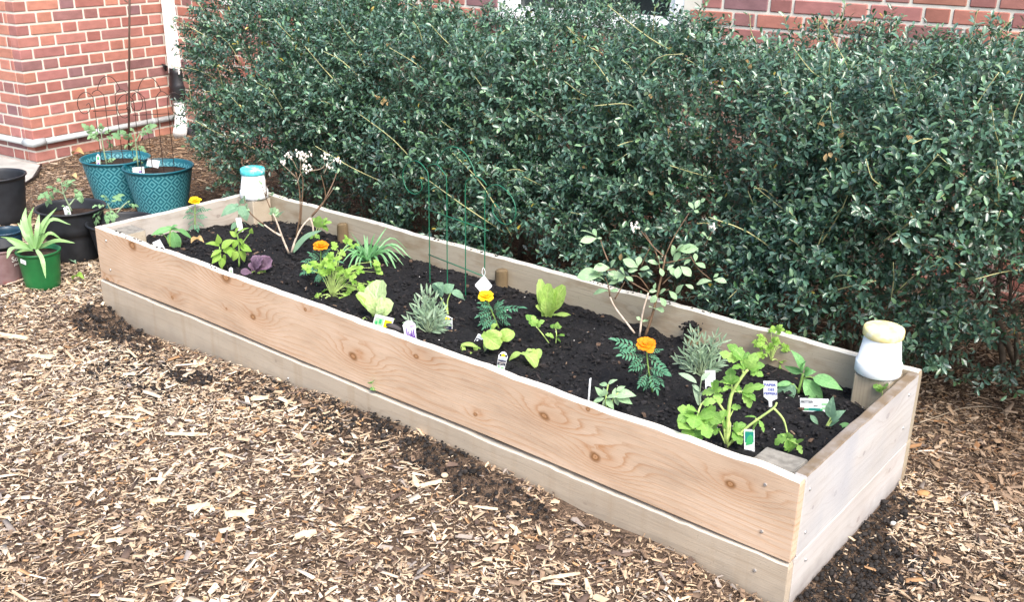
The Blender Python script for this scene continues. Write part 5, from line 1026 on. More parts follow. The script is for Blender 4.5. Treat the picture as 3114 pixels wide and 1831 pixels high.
scat_lance(p, (1190, 930), [(1085, 630), (1135, 545), (1180, 540), (1210, 550), (1055, 710), (1000, 800), (1150, 870), (1240, 870), (1290, 880), (1330, 790), (1355, 840), (1260, 600), (1310, 660), (1120, 760), (1160, 650), (1280, 760), (1230, 660), (1330, 720)], .20, 'lav', 9)
p = Plant('cabbage_seedling', 'pale grey green cabbage seedling with a drooping leaf beside the lavender', 'seedling', '4', 1378, 775)
p.stem([(1375, 775), (1345, 690), (1300, 600)], .0035, .0025, 'stem_l'); p.stem([(1370, 770), (1365, 650), (1395, 560)], .003, .002, 'stem_l')
p.leaf(lm('obovate', 'grey', arch=.2, fold=.25, wave=.02), (1300, 600), (1330, 470), 1.0); p.leaf(lm('ovate', 'grey', arch=.2, fold=.2, wave=.03), (1330, 560), (1428, 490), .9); p.leaf(lm('ovate', 'grey', arch=.25, fold=.2, wave=.03), (1395, 560), (1520, 632), .62); p.leaf(lm('ovate', 'grey', arch=.2, fold=.2), (1300, 540), (1235, 480), .8); p.leaf(lm('ovate', 'grey', arch=.2, fold=.2), (1350, 690), (1290, 650), .6)
marigold('yellow marigold below the diamond shaped hanging tag', '4', (1830, 892), (1790, 790), (1715, 600), .029, 'petal_y', [(1770, 720, 1650, 700), (1770, 740, 1640, 780), (1780, 760, 1660, 850), (1790, 740, 1820, 640), (1790, 740, 1900, 700), (1800, 740, 2030, 700), (1800, 770, 1920, 780), (1810, 790, 1920, 850), (1810, 820, 1860, 860), (1780, 800, 1690, 880), (1770, 700, 1660, 660), (1790, 730, 1860, 640), (1800, 790, 1760, 880), (1780, 740, 1720, 660), (1800, 760, 1850, 720), (1800, 760, 1880, 760)], [(1830, 892), (1790, 790), (1750, 700), (1720, 610)])
p = Plant('romaine_lettuce', 'upright romaine lettuce against the grey back plank', 'lettuce', '5', 125, 812)
p.leaves('lettuce', 'lettuce', [((105, 805), (85, 578), .26), ((115, 800), (140, 605), .36), ((140, 805), (230, 615), .36), ((130, 808), (115, 695), .42), ((150, 800), (280, 812), .30), ((110, 790), (58, 745), .55), ((135, 800), (180, 640), .4), ((130, 800), (150, 660), .4), ((140, 810), (165, 740), .35)], arch=.12, fold=.3, wave=.02)
p = Plant('celery_seedling', 'thin celery seedling pair below the romaine lettuce', 'seedling', '5', 140, 968); p.stem([(138, 968), (100, 915), (62, 868)], .0025, .0018, 'stem_l'); p.stem([(180, 970), (185, 920), (178, 870)], .0022, .0016, 'stem_l')
cl_(p, [(62, 868, 0, 795, .6), (68, 872, 105, 828, .8), (55, 860, 40, 800, .7), (178, 880, 190, 840, .8), (185, 930, 232, 922, .8), (170, 935, 118, 915, .6), (180, 880, 215, 862, .8), (178, 880, 150, 858, .8), (185, 940, 215, 965, .6)])
p = Plant('butter_lettuce', 'rounded butter lettuce with a torn side leaf beside the black band tag', 'lettuce', 'n', 430, 495)
lt = dict(arch=.28, fold=.3, wave=.015)
p.leaf(lm('lettuce', 'lettuce', **lt), (430, 480), (640, 300), .75, 0, -.02); p.leaf(lm('lettuce', 'lettuce', **lt), (410, 285), (615, 440), .72, -.02, -.06); p.leaf(lm('lettuce', 'lettuce', **lt), (610, 380), (780, 275), .75, .0, .0); p.leaf(lm('lettuce', 'lettuce', **lt), (520, 270), (580, 175), .7, .03, .03)
p.leaf(lm('lettuce', 'pale_lettuce', **lt), (425, 498), (430, 330), .42, -.02, -.04); p.leaf(lm('lettuce', 'lettuce', **lt), (560, 330), (760, 270), .5, .03, .02); p.leaf(lm('lettuce', 'lettuce', **lt), (390, 470), (160, 420), .28, 0, .0); p.leaf(lm('ovate', 'lettuce', **lt), (165, 420), (185, 548), .55, 0, -.02); p.leaf(lm('ovate', 'lettuce', **lt), (190, 540), (298, 508), .55, -.01, -.02); p.leaf(lm('ovate', 'lettuce', **lt), (350, 425), (325, 495), .9, 0, 0); p.leaf(lm('lettuce', 'lettuce', **lt), (480, 450), (640, 380), .6, -.02, -.04)
p = Plant('butter_lettuce', 'small collapsed butter lettuce next to the narrow striped tag', 'lettuce', 'n', 990, 640)
p.leaf(lm('ovate', 'lettuce', **lt), (860, 510), (715, 605), .5, 0, .0); p.leaf(lm('lettuce', 'lettuce', **lt), (855, 515), (1030, 680), .75, 0, -.03); p.leaf(lm('lettuce', 'lettuce', **lt), (1000, 640), (1080, 465), .55, 0, .02); p.leaf(lm('lettuce', 'lettuce', **lt), (970, 600), (1000, 460), .6, .02, .03); p.leaf(lm('lettuce', 'lettuce', **lt), (900, 520), (990, 480), .6, .02, .02)
p = Plant('blueberry_bush', 'leafy blueberry bush with mint green leaves near the grey back plank', 'blueberry bush', '5', 700, 935)
for s_, m_ in (([(720, 940), (770, 790), (815, 600), (850, 430)], 'bark'), ([(690, 928), (710, 780), (745, 660)], 'white_twig'), ([(660, 908), (600, 830), (540, 750), (510, 685)], 'white_twig')): p.stem(s_, .0055 if m_ == 'bark' else .004, .003, m_)
for s_ in ([(850, 430), (900, 330), (995, 185)], [(840, 440), (770, 380), (700, 290)], [(815, 520), (790, 420), (720, 300)], [(750, 660), (640, 600), (530, 520)], [(500, 470), (470, 410), (450, 355)], [(745, 640), (690, 560), (640, 540)], [(850, 480), (940, 460), (1010, 440)], [(830, 610), (870, 570), (930, 520)], [(735, 820), (765, 800)], [(510, 685), (500, 620), (480, 570)], [(700, 500), (750, 380)], [(540, 700), (600, 600)], [(800, 660), (870, 640)], [(530, 520), (470, 520), (440, 525)], [(1000, 440), (1050, 520), (1130, 590)], [(1090, 370), (1130, 270)]): p.stem(s_, .0026, .0014, 'bark', prg.uniform(-.05, .05), n=7)
for a_, b_, c_, d_ in [(430, 320, 330, 285), (430, 320, 410, 270), (430, 330, 328, 352), (430, 330, 462, 330), (515, 512, 545, 462), (510, 510, 408, 520), (460, 505, 440, 485), (470, 548, 308, 568), (470, 562, 390, 538), (480, 590, 418, 560), (500, 610, 562, 590), (500, 650, 408, 672), (510, 650, 562, 652), (600, 560, 493, 552), (600, 560, 568, 515), (605, 562, 652, 592), (600, 562, 560, 592), (680, 508, 588, 458), (680, 500, 620, 488), (680, 500, 692, 438), (690, 520, 752, 515), (680, 522, 618, 532), (680, 540, 702, 572), (810, 490, 738, 470), (810, 482, 800, 440), (815, 510, 832, 562), (900, 482, 942, 412), (900, 490, 860, 525), (890, 440, 888, 368), (900, 430, 962, 368), (920, 402, 1050, 392), (930, 500, 918, 575), (940, 500, 1005, 562), (960, 490, 1002, 458), (1030, 472, 1030, 420), (1030, 480, 1092, 512), (1030, 482, 1008, 508), (960, 612, 912, 668), (968, 612, 1020, 640), (870, 650, 918, 702), (800, 652, 748, 655), (800, 670, 758, 722), (810, 672, 852, 640), (815, 690, 848, 745), (790, 600, 780, 642), (790, 768, 748, 750), (790, 760, 842, 772), (1130, 590, 1035, 612), (1140, 582, 1222, 602), (1140, 570, 1172, 545), (1100, 320, 1068, 295), (1100, 320, 1126, 342), (1020, 152, 988, 110), (1030, 150, 1056, 95), (1020, 160, 1052, 172), (1060, 112, 1092, 88), (720, 282, 752, 268), (700, 830, 670, 810), (705, 840, 745, 830), (960, 400, 1010, 370), (870, 500, 905, 560), (920, 450, 980, 430), (500, 580, 540, 560), (540, 580, 500, 540), (640, 500, 600, 480)]:
    p.leaf(lm('obovate', 'mint', **K), (a_, b_), (c_, d_), prg.uniform(.48, .62), 0, prg.uniform(-.03, .02))
blossoms(p, [(660, 265), (672, 258), (650, 255), (1140, 265)], .0042)
marigold('orange marigold in front of the leafy blueberry bush', '5', (770, 1268), (745, 1130), (730, 985), .032, 'petal_o', [(700, 1020, 538, 948), (690, 1050, 575, 1040), (740, 1060, 862, 1150), (750, 1030, 822, 1010), (740, 1150, 688, 1232), (750, 1150, 800, 1262), (720, 1050, 640, 1110), (740, 1040, 800, 1060), (740, 1100, 640, 1130), (750, 1120, 850, 1160), (700, 1020, 560, 1000), (760, 1170, 830, 1220), (740, 1080, 690, 1170), (735, 1060, 680, 1040), (745, 1110, 790, 1170), (755, 1190, 720, 1250), (745, 1050, 840, 1100), (740, 1130, 740, 1230)])
p = Plant('lavender_plant', 'silvery lavender between the orange marigold and the soil caked stake', 'lavender', '5', 1060, 1172, group='lavender plants in the raised bed')
scat_lance(p, (1060, 1172), [(915, 1068), (950, 1025), (975, 965), (1005, 890), (1050, 902), (1090, 935), (1160, 908), (1200, 945), (1215, 1060), (1180, 1085), (1150, 1110), (1000, 1120), (1000, 1000), (1030, 940), (1130, 965), (1100, 1000), (1150, 1010), (1060, 990)], .17, 'lav', 9)
p = Plant('basil_plant', 'low pale green basil plant beside the front plank', 'basil', '5', 490, 1372); p.stem([(490, 1372), (485, 1300), (500, 1220)], .003, .002, 'stem_l'); p.stem([(500, 1370), (530, 1310), (560, 1270)], .003, .002, 'stem_l')
p.leaves('ovate', 'mint', [((465, 1295), (418, 1235), .45), ((475, 1305), (398, 1345), .45), ((490, 1310), (535, 1375), .45), ((490, 1300), (560, 1300), .45), ((540, 1285), (672, 1292), .5), ((550, 1292), (648, 1342), .48), ((550, 1260), (605, 1232), .45), ((500, 1218), (558, 1192), .4), ((495, 1225), (445, 1220), .4), ((530, 1290), (545, 1240), .45), ((480, 1310), (470, 1372), .45), ((540, 1290), (560, 1350), .45), ((480, 1290), (470, 1240), .45)], **K)
p = Plant('celery_plant', 'large leafy celery plant spilling over the front plank near the cut post', 'celery', '6', 567, 1108)
for s_, r in (([(565, 1105), (575, 900), (590, 740), (620, 640), (700, 515), (740, 470)], .006), ([(560, 1095), (545, 960), (520, 850)], .004), ([(575, 1095), (640, 1020), (700, 970)], .004), ([(570, 1080), (590, 900), (470, 715), (370, 740, -.03), (330, 830, -.06), (295, 960, -.09)], .0035), ([(465, 715), (468, 640)], .003), ([(590, 1080), (700, 970), (830, 870), (950, 785), (975, 740)], .0042), ([(950, 785), (1030, 880), (1065, 1005)], .0035), ([(620, 650), (690, 650)], .0028), ([(610, 650), (605, 590)], .0028), ([(1060, 1040), (1150, 1085)], .002), ([(700, 500), (690, 430), (680, 390)], .003), ([(590, 860), (625, 790)], .002), ([(800, 870), (830, 890)], .002), ([(560, 1090), (500, 960)], .003)): p.stem(s_, r, r*.65, 'stem_l', n=12)
cl_(p, [(700, 400, 575, 258, .7), (670, 390, 508, 330, .5), (730, 400, 740, 322, .7), (720, 460, 612, 450, .7), (740, 470, 805, 335, .7), (750, 470, 875, 430, .7), (760, 490, 862, 515, .7), (720, 470, 680, 400, .8), (610, 600, 598, 455, .8), (600, 590, 500, 565, .6), (600, 590, 670, 560, .8), (630, 620, 692, 655, .7), (600, 610, 540, 640, .7), (690, 650, 872, 598, .45), (695, 652, 808, 715, .75), (695, 655, 765, 785, .6), (470, 650, 500, 560, .8), (470, 660, 355, 658, .6), (470, 665, 520, 750, .7), (465, 640, 445, 570, .7), (465, 650, 560, 640, .7)])
for a_, b_, c_, d_, w in [(300, 830, 165, 785, .6), (300, 832, 165, 890, .6), (320, 840, 290, 940, .7), (335, 840, 460, 860, .6), (370, 755, 475, 730, .7), (390, 800, 525, 905, .6), (350, 870, 425, 1030, .65), (290, 960, 175, 955, .65), (290, 965, 195, 1018, .6), (300, 970, 355, 1065, .6), (290, 1015, 280, 1125, .85), (330, 820, 250, 800, .6)]: p.leaf(CLF[prg.integers(3)], (a_, b_), (c_, d_), w*1.1, -.07 if b_ > 850 else -.05, prg.uniform(-.13, -.09) if d_ > 900 else prg.uniform(-.09, -.05))
cl_(p, [(610, 960, 720, 915, .7), (620, 970, 742, 1000, .7), (610, 980, 690, 1085, .7), (500, 900, 450, 1005, .7), (560, 800, 515, 900, .7), (600, 785, 685, 778, .6), (540, 880, 580, 960, .7), (480, 880, 430, 950, .6), (500, 950, 470, 1010, .7), (1060, 1015, 955, 1085, .7), (1060, 1035, 1112, 1145, .8), (1060, 1020, 1010, 1000, .7), (1065, 1030, 1095, 1000, .7), (1060, 1030, 1050, 1130, .7), (1145, 1080, 1192, 1040, .6), (1150, 1088, 1180, 1160, .5), (825, 885, 778, 975, .5), (830, 885, 872, 985, .35), (810, 862, 712, 855, .2), (1075, 1040, 1130, 1070, .4)])
p = Plant('parsley_plant', 'small light green parsley against the back plank', 'parsley', '6', 930, 402); cluster(p, [(870, 225), (855, 300), (880, 260), (930, 180), (970, 175), (975, 270), (1000, 285), (1020, 240), (930, 320), (970, 400), (995, 405), (885, 340), (940, 260), (1010, 200), (950, 300), (850, 250)], .042, PAR, (930, 400))
p = Plant('pepper_plant', 'broad leaved pepper plant in front of the post with the yellow capped pot', 'pepper plant', '6', 1150, 662); p.stem([(1150, 662), (1170, 590), (1190, 500)], .005, .004); p.stem([(1150, 640), (1110, 590), (1060, 600)], .0025, .002); p.stem([(1185, 540), (1240, 530), (1280, 540)], .0022, .0018); p.stem([(1185, 550), (1210, 545)], .002, .0016)
p.leaves('ovate', 'pepper', [((1190, 475), (1088, 308), .40), ((1185, 490), (1035, 438), .36), ((1200, 505), (1302, 488), .5), ((1270, 535), (1515, 640), .40), ((1200, 545), (1340, 808), .38), ((1190, 480), (1220, 400), .45), ((1100, 585), (948, 612), .32), ((1185, 500), (1250, 460), .5)], **KD); p.leaf(lm('ovate', 'grey', **KD), (1125, 590), (980, 772), .68)
p = Plant('cabbage_seedling', 'smooth grey green cabbage seedling beside the end plank', 'seedling', '6', 1382, 945); p.stem([(1375, 945), (1420, 860)], .003, .002, 'stem_l'); p.stem([(1385, 945), (1440, 870)], .003, .002, 'stem_l')
p.leaf(lm('ovate', 'grey', **K), (1415, 870), (1440, 685), .50); p.leaf(lm('ovate', 'grey', **KD), (1420, 890), (1542, 805), .6); p.leaf(lm('ovate', 'grey', **K), (1400, 930), (1492, 885), .5)
p = Plant('sage_seedling', 'thin grey sage seedling behind the celery', 'seedling', '6', 345, 782); p.stem([(345, 782), (345, 650), (360, 540)], .0025, .0015, 'stem_p'); p.leaves('lance', 'lav', [((320, 580), (168, 500), .3), ((350, 650), (280, 590), .35), ((355, 560), (432, 490), .4), ((340, 770), (285, 600), .3), ((350, 700), (380, 640), .3)], **K)
p = Plant('leaf_sprig', 'single fallen leaf lying on the soil near the cabbage seedling', 'leaf', '6', 1285, 905); p.leaf(lm('ovate', 'grey', **K), (1250, 845), (1318, 928), .45, 0, 0)
p = Plant('weed_seedling', 'dark green seedling leaf against the inside of the end plank', 'seedling', '6', 1555, 945); p.leaf(lm('ovate', 'pepper', **K), (1570, 915), (1455, 952), .4, 0, 0); p.leaf(lm('ovate', 'pepper', **K), (1560, 930), (1520, 945), .5, 0, 0)
pb = at_plane(*cp('6', 1838, 668), np.array([3.066, .71, .34]), np.array([0.0, 1.0, 0])); pb[1] = .705
p = Plant('weed_sprout', 'tiny yellow green sprout growing in front of the post under the yellow capped pot', 'sprout', '6', 1838, 668, base=pb); p.stem([(1838, 700), (1840, 640)], .0016, .0012, 'stem_l'); cl_(p, [(1840, 640, 1765, 595, .7), (1845, 640, 1888, 600, .7), (1840, 640, 1830, 610, .7), (1835, 650, 1790, 640, .6)])
pb = at_y(*cp('4', 690, 1440), -.008)
p = Plant('weed_sprout', 'tiny green weed sprouting from the gap between the front planks', 'weed', '4', 690, 1440, base=pb); p.stem([(700, 1450), (690, 1400), (678, 1370)], .001, .0008, 'stem_l'); p.leaves('ovate', 'basil', [((690, 1440), (665, 1435), .8), ((690, 1445), (720, 1450), .8), ((680, 1380), (665, 1368), .8), ((680, 1385), (692, 1372), .8), ((690, 1440), (690, 1418), .8)], **K)
# ------------------------------------------------------------------ plant tags
for k_, c_ in dict(t_green=(.06, .42, .16), t_lgreen=(.35, .70, .35), t_yellow=(.90, .68, .02), t_purple=(.14, .05, .34), t_lilac=(.40, .28, .60), t_grey=(.45, .50, .56), t_navy=(.02, .025, .06), t_teal=(.02, .25, .20)).items(): M[k_] = plain('print '+k_[2:], c_, .5, .3, .15, 300)
def poly(pts, y0, y1):
    n_ = len(pts); V = [(x, y0, z) for x, z in pts]+[(x, y1, z) for x, z in pts]; return V, [tuple(range(n_)), tuple(range(2*n_-1, n_-1, -1))]+[(i, i+n_, (i+1) % n_+n_, (i+1) % n_) for i in range(n_)]
def outline(kind):
    if kind == 'dome': return [(-.5, 0), (.5, 0), (.5, .82), (.38, .85), (.2, .95), (0, 1), (-.2, .95), (-.38, .85), (-.5, .82)]
    if kind == 'taper': return [(-.40, 0), (.40, 0), (.5, .80), (.40, .86), (.25, .96), (0, 1), (-.25, .96), (-.40, .86), (-.5, .80)]
    if kind == 'sign': return [(-.10, 0), (.10, 0), (.12, .26), (.5, .36), (.5, 1), (-.5, 1), (-.5, .42), (-.14, .26)]
    if kind == 'diamond': return [(0, 0), (.06, .01), (.49, .46), (.49, .54), (.05, .99), (-.05, .99), (-.49, .54), (-.49, .46)]
    return [(-.48, 0), (.48, 0), (.5, .02), (.5, .98), (.48, 1), (-.48, 1), (-.5, .98), (-.5, .02)]
def ptag(label, c, base, top, wpx, shape='rect', prints=(), texts=(), yaw=0.0, back=0.0, gnd='soil', sink=.3, B=None, cat='plant tag', name='plant_tag', lean=0.0):
    px, py = cp(c, *base)
    if B is None:
        B = at_z(px, py, .30)
        for _ in range(6): B = at_z(px, py, float(sz(np.clip(B[0], .05, BL-.05), np.clip(B[1], .05, BW-.05)))+.002)
        B[1] = max(B[1], .045)
    h = B-CAM; h[2] = 0; h = unit(h); Bq = at_plane(px, py, B, h); Tq = at_plane(*cp(c, *top), B+h*lean, h); r_ = np.cross(h, (0, 0, 1.)); dist = float(np.dot(B-CAM, CF)); w = wpx*CROP[c][2]/F_PX*dist
    Zd = Tq-Bq; hgt = np.linalg.norm(Zd); Zd = unit(Zd); X_ = unit(r_*math.cos(yaw)+h*math.sin(yaw)); X_ = unit(X_-Zd*np.dot(X_, Zd)); Y_ = np.cross(Zd, X_); w /= max(.3, math.cos(yaw))
    t = thing(name, label, cat, tuple(Bq)); Mx = mat4(X_, Y_, Zd, Bq); th = .0011
    sc = lambda pts: [(x*w, z*hgt) for x, z in pts]
    card = sc(outline(shape)); card = [(x, z-(sink*hgt if z <= 1e-6 and shape in ('rect', 'dome', 'taper', 'sign') else 0)) for x, z in card]
    cd_ = obj('card', mesh(*poly(card, 0, th), M['white']), t, Mx)
    for i, (col_, pts) in enumerate(prints): obj('print', mesh(*poly(sc(pts), -.0004-.0003*i, .0002), M[col_]), cd_, Mx)
    for (body, x, z, size, mt_) in texts:
        p_ = Bq+X_*x*w+Zd*z*hgt-Y_*(.0012+.0003*len(prints)); text(body, size*hgt, mt_, cd_, mat4(X_, Zd, -Y_, p_), bold=.0001)
    return t
rc = lambda x0, z0, x1, z1: [(x0, z0), (x1, z0), (x1, z1), (x0, z1)]
bars = [('t_grey', rc(-.38+.11*i, .46, -.33+.11*i+(.02 if i % 2 else 0), .66)) for i in range(7)]
half = lambda cx_, cz_, rx_, rz_: [(cx_+rx_*math.cos(a), cz_+rz_*math.sin(a)) for a in np.linspace(0, math.pi, 9)]
ptag('white tag with a grey band lying on the plank edge by the pale square post', '2', (1395, 1026), (1352, 948), 70, 'rect', [('t_grey', rc(-.34, .72, .34, .80)), ('t_grey', rc(-.3, .2, .3, .24)), ('t_grey', rc(-.3, .32, .2, .36))], sink=.1)
ptag('plain white tag under the droopy blue green seedling', '3', (508, 712), (488, 600), 48, 'rect')
ptag('tiny pale tag poking up at the plank beside the purple lettuce', '3', (425, 1112), (420, 1046), 34, 'dome', [('t_lgreen', rc(-.3, .1, .3, .6))], yaw=.5)
ptag('white herb tag with green print and a yellow square', '4', (770, 885), (800, 778), 172, 'rect', [('t_lgreen', rc(-.46, .12, .02, .80)), ('t_green', rc(-.40, .2, -.28, .5)), ('t_green', rc(-.22, .35, -.08, .7)), ('t_yellow', rc(.06, .05, .44, .74)), ('t_grey', rc(-.4, .88, .35, .92))], sink=.15)
spikes = [('t_purple', [(x-.055, .0), (x+.055, .0), (x+.05, hh*.7), (x+.02, hh), (x-.02, hh), (x-.05, hh*.7)]) for x, hh in ((-.24, .66), (-.10, .50), (.03, .40), (.14, .54), (.29, .60))]
ptag('white tag printed with purple lavender spikes at the front plank', 'L', (1115, 800), (1052, 330), 285, 'taper', [('t_purple', rc(-.38, 0, .38, .22))]+spikes+[('t_lilac', rc(-.3, .08, -.2, .16)), ('t_lilac', rc(0, .12, .1, .2)), ('t_lilac', rc(.2, .06, .3, .14)), ('t_grey', rc(-.36, .80, .36, .815)), ('t_lilac', rc(.06, .70, .38, .74))])
band = [('t_navy', rc(-.42, .68, .42, .80)), ('t_yellow', half(0, .71, .26, .20)), ('t_grey', rc(-.42, .44, .42, .66)), ('white', rc(-.36, .47, .36, .64))]+bars[:6]+[('t_navy', rc(-.44, .0, .44, .40))]
ptag('white tag with yellow sun and dark band beside the grey green lavender', 'L', (1925, 530), (1922, 222), 240, 'dome', band, [('ORGANIC', 0, .30, .115, 'ink_w'), ('green', 0, .15, .08, 'ink_w')])
ptag('black and white tag half hidden behind the torn butter lettuce', 'n', (352, 396), (402, 305), 92, 'rect', [('t_navy', rc(-.44, .06, .44, .52)), ('t_grey', rc(-.4, .62, .4, .90)), ('white', rc(-.3, .2, -.1, .4))])
onion = [('t_lgreen', rc(-.34, .0, -.06, .30)), ('t_green', rc(-.30, .0, -.22, .27)), ('t_lgreen', rc(.02, .0, .34, .28)), ('t_green', rc(.1, .0, .18, .26))]
ptag('narrow striped tag with dark band and green onion picture at the front plank', 'n', (610, 732), (660, 496), 108, 'taper', [('t_navy', rc(-.40, .76, .42, .86)), ('t_yellow', half(0, .78, .22, .13)), ('t_grey', rc(-.42, .60, .44, .74)), ('t_navy', rc(-.42, .34, .42, .58))]+onion, [('ORGANIC', 0, .50, .085, 'ink_w'), ('green onion', 0, .41, .05, 'ink_w')], sink=.2)
ptag('thin plant tag seen edge on beside the low basil plant', '5', (381, 1332), (392, 1184), 10, 'rect', yaw=1.1)
ptag('white tag with grey panel behind the celery', '5', (1122, 1250), (1120, 1136), 62, 'rect', [('t_grey', rc(-.34, .30, .34, .68)), ('white', rc(-.28, .34, .28, .64)), ('t_grey', rc(-.3, .80, .3, .84))])
ptag('arrow shaped white marker with blue handwriting among the pepper leaves', '6', (925, 785), (922, 565), 108, 'sign', [], [('PAPER', -.02, .86, .14, 'ink_b'), ('DES', .06, .69, .13, 'ink_b'), ('PEPPERS', .02, .54, .12, 'ink_b')])
ptag('white and green label lying under the broad pepper leaves', '6', (1285, 806), (1283, 708), 225, 'rect', [('t_green', rc(-.5, 0, .28, .16)), ('t_teal', rc(-.2, .0, .2, .2)), ('t_lgreen', rc(.26, .14, .48, .3)), ('t_lgreen', rc(.26, .5, .48, .66))], [('BETTER', -.25, .74, .26, 'ink_k'), ('boy', .05, .45, .18, 'ink_k')], sink=.1)
ptag('tag with dark green leaf picture at the foot of the celery', '6', (752, 1150), (750, 962), 84, 'rect', [('t_teal', rc(-.40, .44, .40, .90)), ('t_green', [(-.36, .3), (.3, .38), (.36, .7), (.1, .8), (-.2, .66)]), ('t_lgreen', rc(-.36, .92, .36, .95)), ('t_grey', rc(-.3, .1, .3, .13))], sink=.15)
tz = pL['top'][2]
def onp(c, x, y, k): p_ = at_plane(*cp(c, x, y), k['top'], k['h']); return np.array([p_[0], p_[1], p_[2]])
ptag('white tag with dark foot in the teal pot closest to the wing', 't', (1078, 905), (1072, 785), 38, 'dome', [('t_green', rc(-.3, .45, .3, .75)), ('t_purple', rc(-.3, .08, .3, .2))], B=onp('t', 1078, 905, pL))
ptag('white card with red picture leaning inside the overlapping teal pot', 't', (1520, 995), (1512, 928), 120, 'rect', [('t_purple', rc(0, .1, .3, .35)), ('t_lgreen', rc(-.4, .6, .4, .72))], B=onp('t', 1520, 995, pR))
ptag('blank white card on the soil mound of the overlapping teal pot', 't', (1672, 908), (1684, 846), 128, 'rect', B=onp('t', 1672, 908, pR)+pR['h']*.03)
ptag('small white tag at the tomato stem in the wide black pot', '2', (588, 715), (572, 645), 50, 'dome', B=onp('2', 588, 712, k2))
# diamond tag hanging from the green trellis
hb = at_plane(*cp('8', 726, 1340), g3-unit(g3-CAM)*.012, unit(np.array([g3[0]-CAM[0], g3[1]-CAM[1], 0])))
dt = ptag('diamond shaped white tag hanging from the green wire trellis', '8', (724, 1340), (732, 1184), 140, 'diamond', [('t_grey', rc(-.22+.05*i, .34, -.195+.05*i, .56)) for i in range(5)]+[('t_grey', rc(.06, .55, .3, .57)), ('t_grey', rc(.02, .45, .3, .47)), ('t_grey', rc(.0, .38, .22, .40))], B=hb)
lp0 = at_plane(*cp('8', 730, 1190), hb, unit(np.array([hb[0]-CAM[0], hb[1]-CAM[1], 0]))); lp1 = at_plane(*cp('8', 728, 1118), g3, unit(np.array([g3[0]-CAM[0], g3[1]-CAM[1], 0])))
obj('loop', mesh(*tube(spline([lp0, (lp0+lp1)/2+CR*.006, lp1+CU*.002, (lp0+lp1)/2-CR*.006, lp0+CU*.002], 14), .0009, 5)[:2], M['white'], True), dt)
# ------------------------------------------------------------------ loose things on the mulch
M['stone'] = plain('pale stone', (.55, .55, .52), .7, .3, .15, 40); M['stone_d'] = plain('dark stone', (.05, .045, .045), .8, .3, .4, 30); M['pale_wood'] = plain('pale splintered wood', (.56, .45, .31), .8, .2, .2, 60); M['rust_leaf'] = plain('rust brown bark', (.36, .20, .09), .8, .2, .25, 40)
drg = np.random.default_rng(55)
def gpt(px, py):
    B = at_z(px, py, 0)
    for _ in range(4): B = at_z(px, py, float(gz(B[0], B[1])))
    return B
def lump(name, label, cat, px, py, r, mat, flat=.6, group=None, stretch=1.0, ang=0.0):
    B = gpt(px, py); V = ico*(1+drg.uniform(-.2, .2, (12, 1))); me = bpy.data.meshes.new('m'); V = V*np.array([r*stretch, r, r*flat]); c, s_ = math.cos(ang), math.sin(ang); V = np.stack([V[:, 0]*c-V[:, 1]*s_, V[:, 0]*s_+V[:, 1]*c, V[:, 2]], -1)+B+(0, 0, r*flat*.6)
    o = obj(name, mesh(V, [tuple(map(int, f)) for f in icf], M[mat], True)); m_ = o.modifiers.new('round', 'SUBSURF'); m_.levels = 1; m_.render_levels = 1; return tag(o, label, cat, group)
lump('pebble', 'smooth pale grey pebble lying alone on the mulch', 'pebble', 426, 1580, .014, 'stone', .5); lump('pebble', 'cream coloured stone in the dark soil patch near the low front plank', 'pebble', 1352, 1452, .016, 'pale_wood', .7)
lump('pebble', 'dark stone wedged against the weathered front plank', 'stone', 586, 1052, .026, 'stone_d', .9); lump('bark_piece', 'large rust brown bark piece on the mulch beside the bleached end', 'bark', 2806, 1508, .022, 'rust_leaf', .5, None, 1.3, .6); lump('pebble', 'grey rounded stone near the spilled soil by the end plank', 'pebble', 2716, 1600, .013, 'stone', .8)
def splinter(label, pts, w, group=None):
    A, B = gpt(*pts[:2]), gpt(*pts[2:]); d = B-A; L = np.linalg.norm(d); X_, Y_, Z_ = frame(d, np.array([0, 0, 1.])+drg.normal(0, .12, 3)); V = []; n_ = 7
    for i in range(n_):
        t = i/(n_-1); b = w*.5*(.35+.65*math.sin(math.pi*min(.95, max(.06, t)))**.5)*drg.uniform(.75, 1.2); o_ = drg.normal(0, w*.06)
        for y, z in ((-b, .002), (-b*.7, w*.30), (b*.6, w*.34), (b, .002)): V.append(A+d*t+Y_*(y+o_)+Z_*(z+.006))
    F = [(i*4+k, i*4+4+k, i*4+4+(k+1) % 4, i*4+(k+1) % 4) for i in range(n_-1) for k in range(4)]+[(3, 2, 1, 0), (n_*4-4, n_*4-3, n_*4-2, n_*4-1)]
    return tag(obj('wood_splinter', mesh(V, F, M['pale_wood'])), label, 'wood chip', group)
G_ = 'large pale wood splinters on the mulch'
